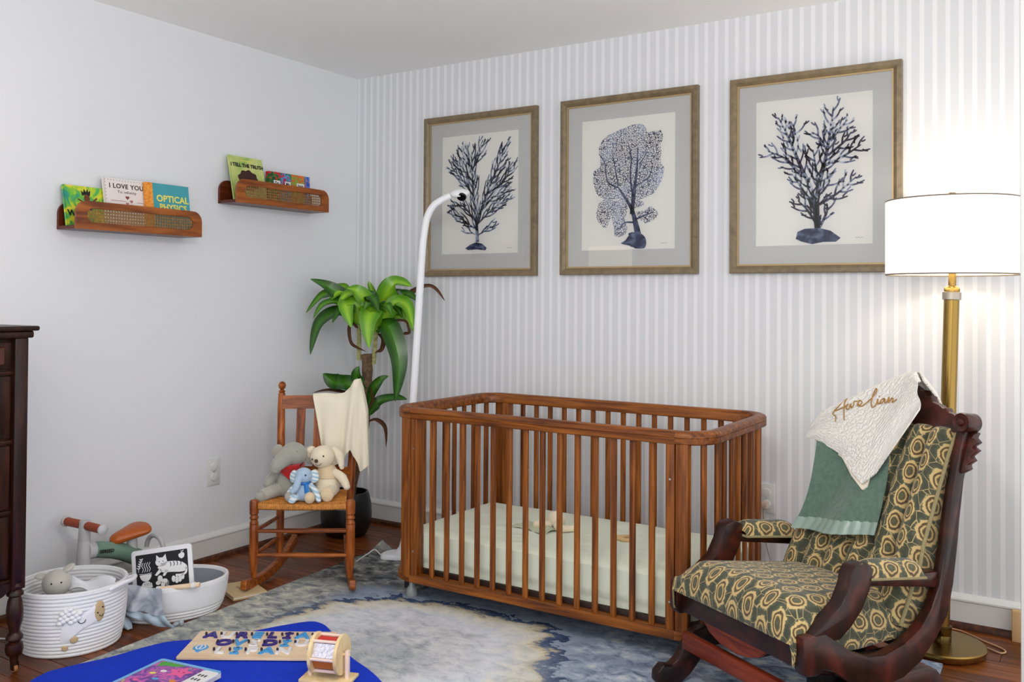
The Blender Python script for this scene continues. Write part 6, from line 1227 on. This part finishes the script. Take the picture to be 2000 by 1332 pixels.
PB = math.radians(57)
bB, SB = basket('rope_basket', 'low oval white rope basket holding a black and white picture board', (0.452, -1.532, 0.0005), 0.205, 0.150, 0.130, 11, PB, 0.06)
pt = MB().sheet(lambda u, v: SB(lerp(-2.45, -0.42, u), lerp(0.045, 0.122, v), 0.0065), 30, 6, 0.003); pt.build('fabric_band', plain('white_canvas', (226, 227, 230), 0.9, bump=0.15, bscale=200), bB, ang=80)
lin_ = MB().sheet(lambda u, v: SB(-2*PI*u, lerp(0.125, 0.02, v), -0.014), 48, 5, 0.002, wrap=True); lin_.build('grey_lining', plain('grey_lining', (150, 156, 164), 0.9), bB, ang=80)
b0_, b1_ = Vector((0.53, -1.640, 0.130))-Vector((0.452, -1.532, 0.0005)), Vector((0.652, -1.562, 0.150))-Vector((0.452, -1.532, 0.0005))
tag(MB().tube([(0.522, -1.650, 0.128), (0.652, -1.558, 0.146)], 0.0095, 14).build('wooden_bar', M['birch'], None), 'pale wooden bar strapped along the rim of the low rope basket', 'bar')
for s_ in (0.06, 0.86):
    q = Vector((0.522, -1.650, 0.128)).lerp(Vector((0.652, -1.558, 0.146)), s_); dd = Vector((0.13, 0.092, 0.018)).normalized()
    MB().tube([q-dd*0.007, q+dd*0.007], 0.0125, 12).build('bar_strap', M['rope'], bB, loc=tuple(-Vector((0.452, -1.532, 0.0005))))
# picture board
ca, cb_, cc_, cd2 = [Vector(q) for q in ((0.334, -1.618, 0.216), (0.53, -1.493, 0.252), (0.547, -1.481, 0.121), (0.348, -1.607, 0.090))]
Xb = (cb_-ca).normalized(); nb = Vector((0.843*0+0.54, -0.84, 0.0)); Yb = (ca-cd2); Yb = (Yb-Xb*Yb.dot(Xb)).normalized(); lean = Yb*1.0+Vector((-0.54, 0.84, 0))*0.22; Yb = (lean-Xb*lean.dot(Xb)).normalized()
bo = bpy.data.objects.new('picture_board', None); COL.objects.link(bo); bo.empty_display_size = 0.05
bo.matrix_world = frameM(cd2+Vector((0.02, -0.03, -0.03))-Yb*0.0, Xb, Yb); tag(bo, 'white-framed black board with white cat and bowl drawings in the low basket', 'board')
BW_, BH_ = 0.236, 0.178
MB().prism(rrect(0, 0, BW_, BH_, 0.012, 5), lambda x, y: (x, y, -0.008), lambda x, y: (x, y, 0.002)).build('frame', plain('white_frame', (228, 228, 232), 0.35), bo, bevel=0.002, seg=2)
MB().prism(rrect(0.017, 0.017, BW_-0.017, BH_-0.018, 0.003, 2), lambda x, y: (x, y, 0.0018), lambda x, y: (x, y, 0.0026)).build('black_panel', K['black'], bo, smooth=False)
WH = K['white']
def dpoly(nm, poly, mt_=None, z=0.0029): mb = MB(); uvpoly(mb, poly, lambda x, y: (x, y, z)); return mb.build(nm, mt_ or WH, bo, smooth=False)
def dline(nm, pts, w=0.0022, mt_=None, z=0.0029):
    mb = MB(); strip(mb, pts, w, w, lambda x, y: (x, y, z)); return mb.build(nm, mt_ or WH, bo, smooth=False)
dpoly('cat_body', [(q.x, q.y) for q in bez([Vector((x, y, 0)) for x, y in ((0.10, 0.105), (0.125, 0.12), (0.155, 0.122), (0.19, 0.116), (0.212, 0.10), (0.214, 0.085), (0.195, 0.077), (0.15, 0.082), (0.118, 0.085), (0.10, 0.105))], 4)[:-1]])
dpoly('cat_head', circ(0.116, 0.124, 0.023, 0.017, 20)); dpoly('cat_ear', [(0.096, 0.13), (0.098, 0.152), (0.110, 0.14)]); dpoly('cat_ear', [(0.122, 0.14), (0.134, 0.152), (0.137, 0.13)])
dpoly('cat_paw', [(0.108, 0.10), (0.088, 0.078), (0.096, 0.074), (0.12, 0.092)]); dpoly('cat_paw', [(0.130, 0.095), (0.118, 0.072), (0.127, 0.070), (0.142, 0.088)])
dline('cat_tail', [(0.212, 0.092), (0.208, 0.072), (0.188, 0.066), (0.168, 0.068)], 0.008)
for x in (0.15, 0.163, 0.176, 0.189): dline('cat_stripe', [(x, 0.12), (x+0.003, 0.110), (x, 0.103)], 0.0028, K['black'], 0.0031)
for x in (0.108, 0.123): dpoly('cat_eye', circ(x, 0.126, 0.0022, 0.0018, 8), K['black'], 0.0031)
dpoly('cat_nose', [(0.113, 0.119), (0.118, 0.119), (0.1155, 0.116)], K['black'], 0.0031)
dpoly('bowl', [(0.030, 0.085)]+[(0.053+0.023*math.cos(a), 0.085+0.026*math.sin(a)) for a in [PI+PI*i/10 for i in range(11)]]); dline('bowl_rim', [(0.028, 0.089), (0.053, 0.087), (0.078, 0.089)], 0.002)
for x in (0.040, 0.049, 0.058, 0.067): dline('steam', [(x, 0.094), (x+0.005, 0.106), (x, 0.118), (x+0.006, 0.13)], 0.0022)
dline('sprig', [(0.026, 0.096), (0.030, 0.12), (0.040, 0.146)], 0.0018)
for i in range(5):
    for s_ in (-1, 1): dline('sprig_leaf', [(0.027+0.003*i, 0.108+0.008*i), (0.027+0.003*i+s_*0.007, 0.114+0.008*i)], 0.003)
dpoly('apple', [(q.x, q.y) for q in bez([Vector((x, y, 0)) for x, y in ((0.19, 0.146), (0.198, 0.149), (0.206, 0.145), (0.206, 0.133), (0.196, 0.126), (0.186, 0.132), (0.184, 0.142), (0.19, 0.146))], 3)[:-1]]); dline('apple_stalk', [(0.196, 0.148), (0.194, 0.157)], 0.0018); dpoly('apple_leaf', [(0.196, 0.152), (0.205, 0.158), (0.202, 0.151)])
dpoly('hedgehog', [(0.032, 0.042), (0.042, 0.056), (0.062, 0.060), (0.076, 0.05), (0.078, 0.036), (0.05, 0.030)])
for i in range(4): dline('quill', [(0.048+0.007*i, 0.054), (0.05+0.007*i, 0.044)], 0.0014, K['black'], 0.0031)
for (x, y, rx, ry) in ((0.108, 0.062, 0.010, 0.013), (0.125, 0.052, 0.012, 0.009), (0.100, 0.048, 0.010, 0.008), (0.118, 0.040, 0.008, 0.010)): dpoly('butterfly_wing', circ(x, y, rx, ry, 14))
for i in range(4): dline('wing_line', [(0.128, 0.045-0.003*i), (0.142, 0.05-0.006*i)], 0.0016)
for (x, y, rx, ry) in ((0.160, 0.055, 0.008, 0.012), (0.172, 0.05, 0.008, 0.013), (0.184, 0.052, 0.008, 0.012), (0.196, 0.06, 0.006, 0.012)): dpoly('berry', circ(x, y, rx, ry, 12))
# grey crinkle cloth hanging over the low basket
M['crink'] = mottled('grey_starry_fabric', [(0.3, (120, 128, 142)), (0.5, (164, 170, 180)), (0.7, (212, 214, 220))], 14); M['crink2'] = mottled('blue_grey_fabric', [(0.3, (120, 140, 158)), (0.6, (164, 182, 196))], 14)
ck = thing('crinkle_cloth', 'grey and blue-grey crinkle cloth hanging over the front of the low basket', 'cloth', (0, 0, 0))
T2 = [(0.446, -1.742, 0.158), (0.49, -1.722, 0.160), (0.53, -1.698, 0.152), (0.578, -1.668, 0.146)]; B2 = [(0.446, -1.756, 0.07), (0.50, -1.735, 0.072), (0.545, -1.712, 0.065), (0.600, -1.672, 0.055)]
def CK(u, v): a = Vector(interp(T2, u)); c = Vector(interp(B2, u)); q = a.lerp(c, v); k = 0.010*math.sin(u*12+v*4)*(0.3+v); return q+Vector((0.54, -0.84, 0))*(0.002+k)
MB().sheet(CK, 36, 20, 0.003).build('upper_panel', M['crink'], ck, ang=80)
T3 = [(0.470, -1.738, 0.066), (0.52, -1.718, 0.068), (0.565, -1.693, 0.062), (0.602, -1.668, 0.058)]; B3 = [(0.50, -1.735, 0.055), (0.548, -1.70, 0.030), (0.595, -1.662, 0.012), (0.628, -1.638, 0.012)]
MB().sheet(lambda u, v: Vector(interp(T3, u)).lerp(Vector(interp(B3, u)), v)+Vector((0.54, -0.84, 0))*(0.012+0.008*math.sin(v*PI)+0.005*math.sin(u*15)), 30, 12, 0.003).build('lower_panel', M['crink2'], ck, ang=80)
MB().lathe([(0.004, -0.02), (0.009, -0.008), (0.006, 0.004), (0.012, 0.014), (0.009, 0.02)], (0.634, -1.640, 0.022), (0.7, 0.5, 0.3), 10).build('knotted_corner', M['crink'], ck)
MB().sheet(lambda u, v: Vector((0.455, -1.772, 0.060)).lerp(Vector((0.497, -1.742, 0.006)), v)+Vector((0.54, 0.84, 0))*(u-0.5)*0.045*math.sin(PI*(0.12+0.8*v))+Vector((0.54, -0.84, 0))*0.008*math.sin(u*PI), 8, 12, 0.004).build('side_tab', M['crink2'], ck, ang=80)

# ------------------------------------------------------------------ ride-on balance bike behind the baskets
bi = thing('balance_bike', 'small grey and sage balance bike with orange saddle and grips by the wall', 'bike', (0.185, -1.62, 0.0005))
M['grip'] = plain('burnt_orange_foam', (166, 66, 24), 0.55); M['greyp'] = plain('pale_grey_plastic', (190, 190, 192), 0.45); M['sage'] = plain('sage_plastic', (112, 142, 126), 0.45); M['saddle'] = plain('orange_vinyl', (176, 84, 16), 0.4); M['tyre'] = plain('grey_tyre', (90, 92, 94), 0.7)
cl = MB().lathe([(0.030, 0.12), (0.030, 0.125), (0.027, 0.20), (0.0265, 0.203), (0.027, 0.206), (0.023, 0.275), (0.0225, 0.278), (0.023, 0.281), (0.0205, 0.352), (0.018, 0.355)], (0, -0.115, 0), (0.0, 0.03, 1), 22); cl.build('steering_column', M['greyp'], bi)
for s_ in (-1, 1):
    MB().tube([(s_*0.018, -0.105, 0.336), (s_*0.115, -0.108, 0.336)], 0.0165, 14).build('grip', M['grip'], bi); MB().lathe([(0.0, 0.0), (0.016, 0.0), (0.021, 0.004), (0.021, 0.010), (0.012, 0.017), (0, 0.018)], (s_*0.112, -0.108, 0.336), (s_, 0, 0), 18).build('grip_end', M['greyp'], bi)
    MB().lathe([(0.0, -0.016), (0.058, -0.016), (0.068, -0.008), (0.068, 0.008), (0.058, 0.016), (0, 0.016)], (s_*0.030, -0.115, 0.0685), (1, 0, 0), 28).build('front_wheel', M['tyre'], bi)
    MB().lathe([(0.0, -0.016), (0.058, -0.016), (0.068, -0.008), (0.068, 0.008), (0.058, 0.016), (0, 0.016)], (s_*0.055, 0.225, 0.0685), (1, 0, 0), 28).build('rear_wheel', M['tyre'], bi)
MB().tube([(-0.085, -0.115, 0.0685), (0.085, -0.115, 0.0685)], 0.010, 10).build('front_axle', M['greyp'], bi); MB().tube([(-0.08, 0.225, 0.0685), (0.08, 0.225, 0.0685)], 0.010, 10).build('rear_axle', M['greyp'], bi)
MB().bb((-0.022, -0.135, 0.075), (0.022, -0.095, 0.135)).build('fork', M['greyp'], bi, bevel=0.008)
bod = bez([(0, -0.095, 0.235), (0, -0.04, 0.228), (0, 0.05, 0.200), (0, 0.14, 0.150), (0, 0.205, 0.095)], 5)
MB().tube(bod, [0.032]*5+[lerp(0.032, 0.036, i/16) for i in range(16)], 18, flat=1.0).build('body', M['sage'], bi, ang=60)
MB().lathe([(0.034, 0.0), (0.036, 0.004), (0.034, 0.03), (0.028, 0.034)], (0, -0.10, 0.237), (0, 1, -0.1), 20).build('body_collar', M['greyp'], bi)
def sad(u, v):
    y = lerp(0.005, 0.170, v); w = 0.028+0.042*min(1, (v/0.75))**1.4*(1 if v < 0.8 else math.sqrt(max(0, 1-((v-0.8)/0.2)**2))*1.0); a = 2*PI*u
    e = math.sqrt(max(0.02, 1-(2*v-1)**6)); return (w*math.cos(-a)*e, y, 0.250+0.030*v+0.024*math.sin(-a)*e)
MB().sheet(sad, 24, 20).build('saddle', M['saddle'], bi, ang=80)
MB().tube([(0, 0.10, 0.255), (0, 0.105, 0.17)], 0.020, 12).build('saddle_post', M['greyp'], bi)
MB().tube([(0.055*math.cos(a), 0.200+0.01, 0.175+0.055*math.sin(a)) for a in [PI*i/12 for i in range(13)]], 0.010, 10).build('rear_guard', M['greyp'], bi)
text('maker_lettering', 'SEREED', 0.019, K['black'], bi, frameM((0.0395, -0.035, 0.226), (0, 1, -0.12), (0.1, 0.12, 1)), 0.0004, 0.0006)

# ------------------------------------------------------------------ tan booklet under the chair rocker
nbk = thing('booklet', 'tan cardboard booklet on the floorboards beside the small chair rocker', 'booklet', (0.383, -1.252, 0.0008), math.atan2(0.122, 0.046))
L1, L2 = 0.142, 0.188
for k, nm in enumerate(('back_cover', 'pages', 'front_cover')): MB().bb((0.002*(k == 1), -L2+0.002*(k == 1), 0.0055*k), (L1, 0, 0.0055*k+0.0050)).build(nm, (K['tan'], M['pages'], plain('kraft_card', (204, 180, 136), 0.7))[k], nbk, bevel=0.0006, seg=1)
text('cover_lettering', 'STORIES', 0.016, K['dbrown'], nbk, frameM((0.062, -0.095, 0.0162), (0.1, -1, 0), (1, 0.1, 0)), 0.0002, 0.0003)

# ------------------------------------------------------------------ toys in the crib
lv_ = thing('plush_rabbit', 'cream baby comforter rabbit lying on the crib sheet', 'plush toy', (1.64, -0.60, 0.2885))
MB().ell((-0.02, 0.03, 0.034), (0.040, 0.034, 0.034)).build('head', M['crm'], lv_); caps(limb((0.0, 0.0, 0.016), (0.03, -0.02, 0.014), (0.075, 0.02, 0.013), (0.014, 0.015, 0.012)), (0.075, 0.02, 0.013), 0.012).build('ear', M['crm'], lv_, ang=80)
caps(limb((-0.03, 0.01, 0.02), (-0.06, -0.01, 0.018), (-0.085, -0.02, 0.015), (0.014, 0.014, 0.015)), (-0.085, -0.02, 0.015), 0.015).build('paw', M['crm'], lv_, ang=80)
MB().sheet(lambda u, v: (lerp(-0.17, 0.0, u), lerp(-0.09, 0.02, v)+0.02*math.sin(u*5), 0.004+0.007*abs(math.sin(u*9+v*4))), 20, 14, 0.003).build('cloth_body', plain('sage_muslin', (196, 202, 176), 0.9), lv_, ang=80)
MB().ell((0.008, -0.002, 0.040), (0.003, 0.002, 0.003)).build('eye', M['eye'], lv_)
tz = MB(); tz.tube([(0.030*math.cos(a), 0.022*math.sin(a), 0.008+0.003*math.sin(a*2)) for a in [2*PI*i/20 for i in range(20)]], 0.008, 10, closed=True)
o = tz.build('wooden_teether', plain('beech_ring', (214, 178, 126), 0.5), None, loc=(1.93, -0.585, 0.288)); tag(o, 'small pale wooden teething ring lying on the crib sheet', 'teether')
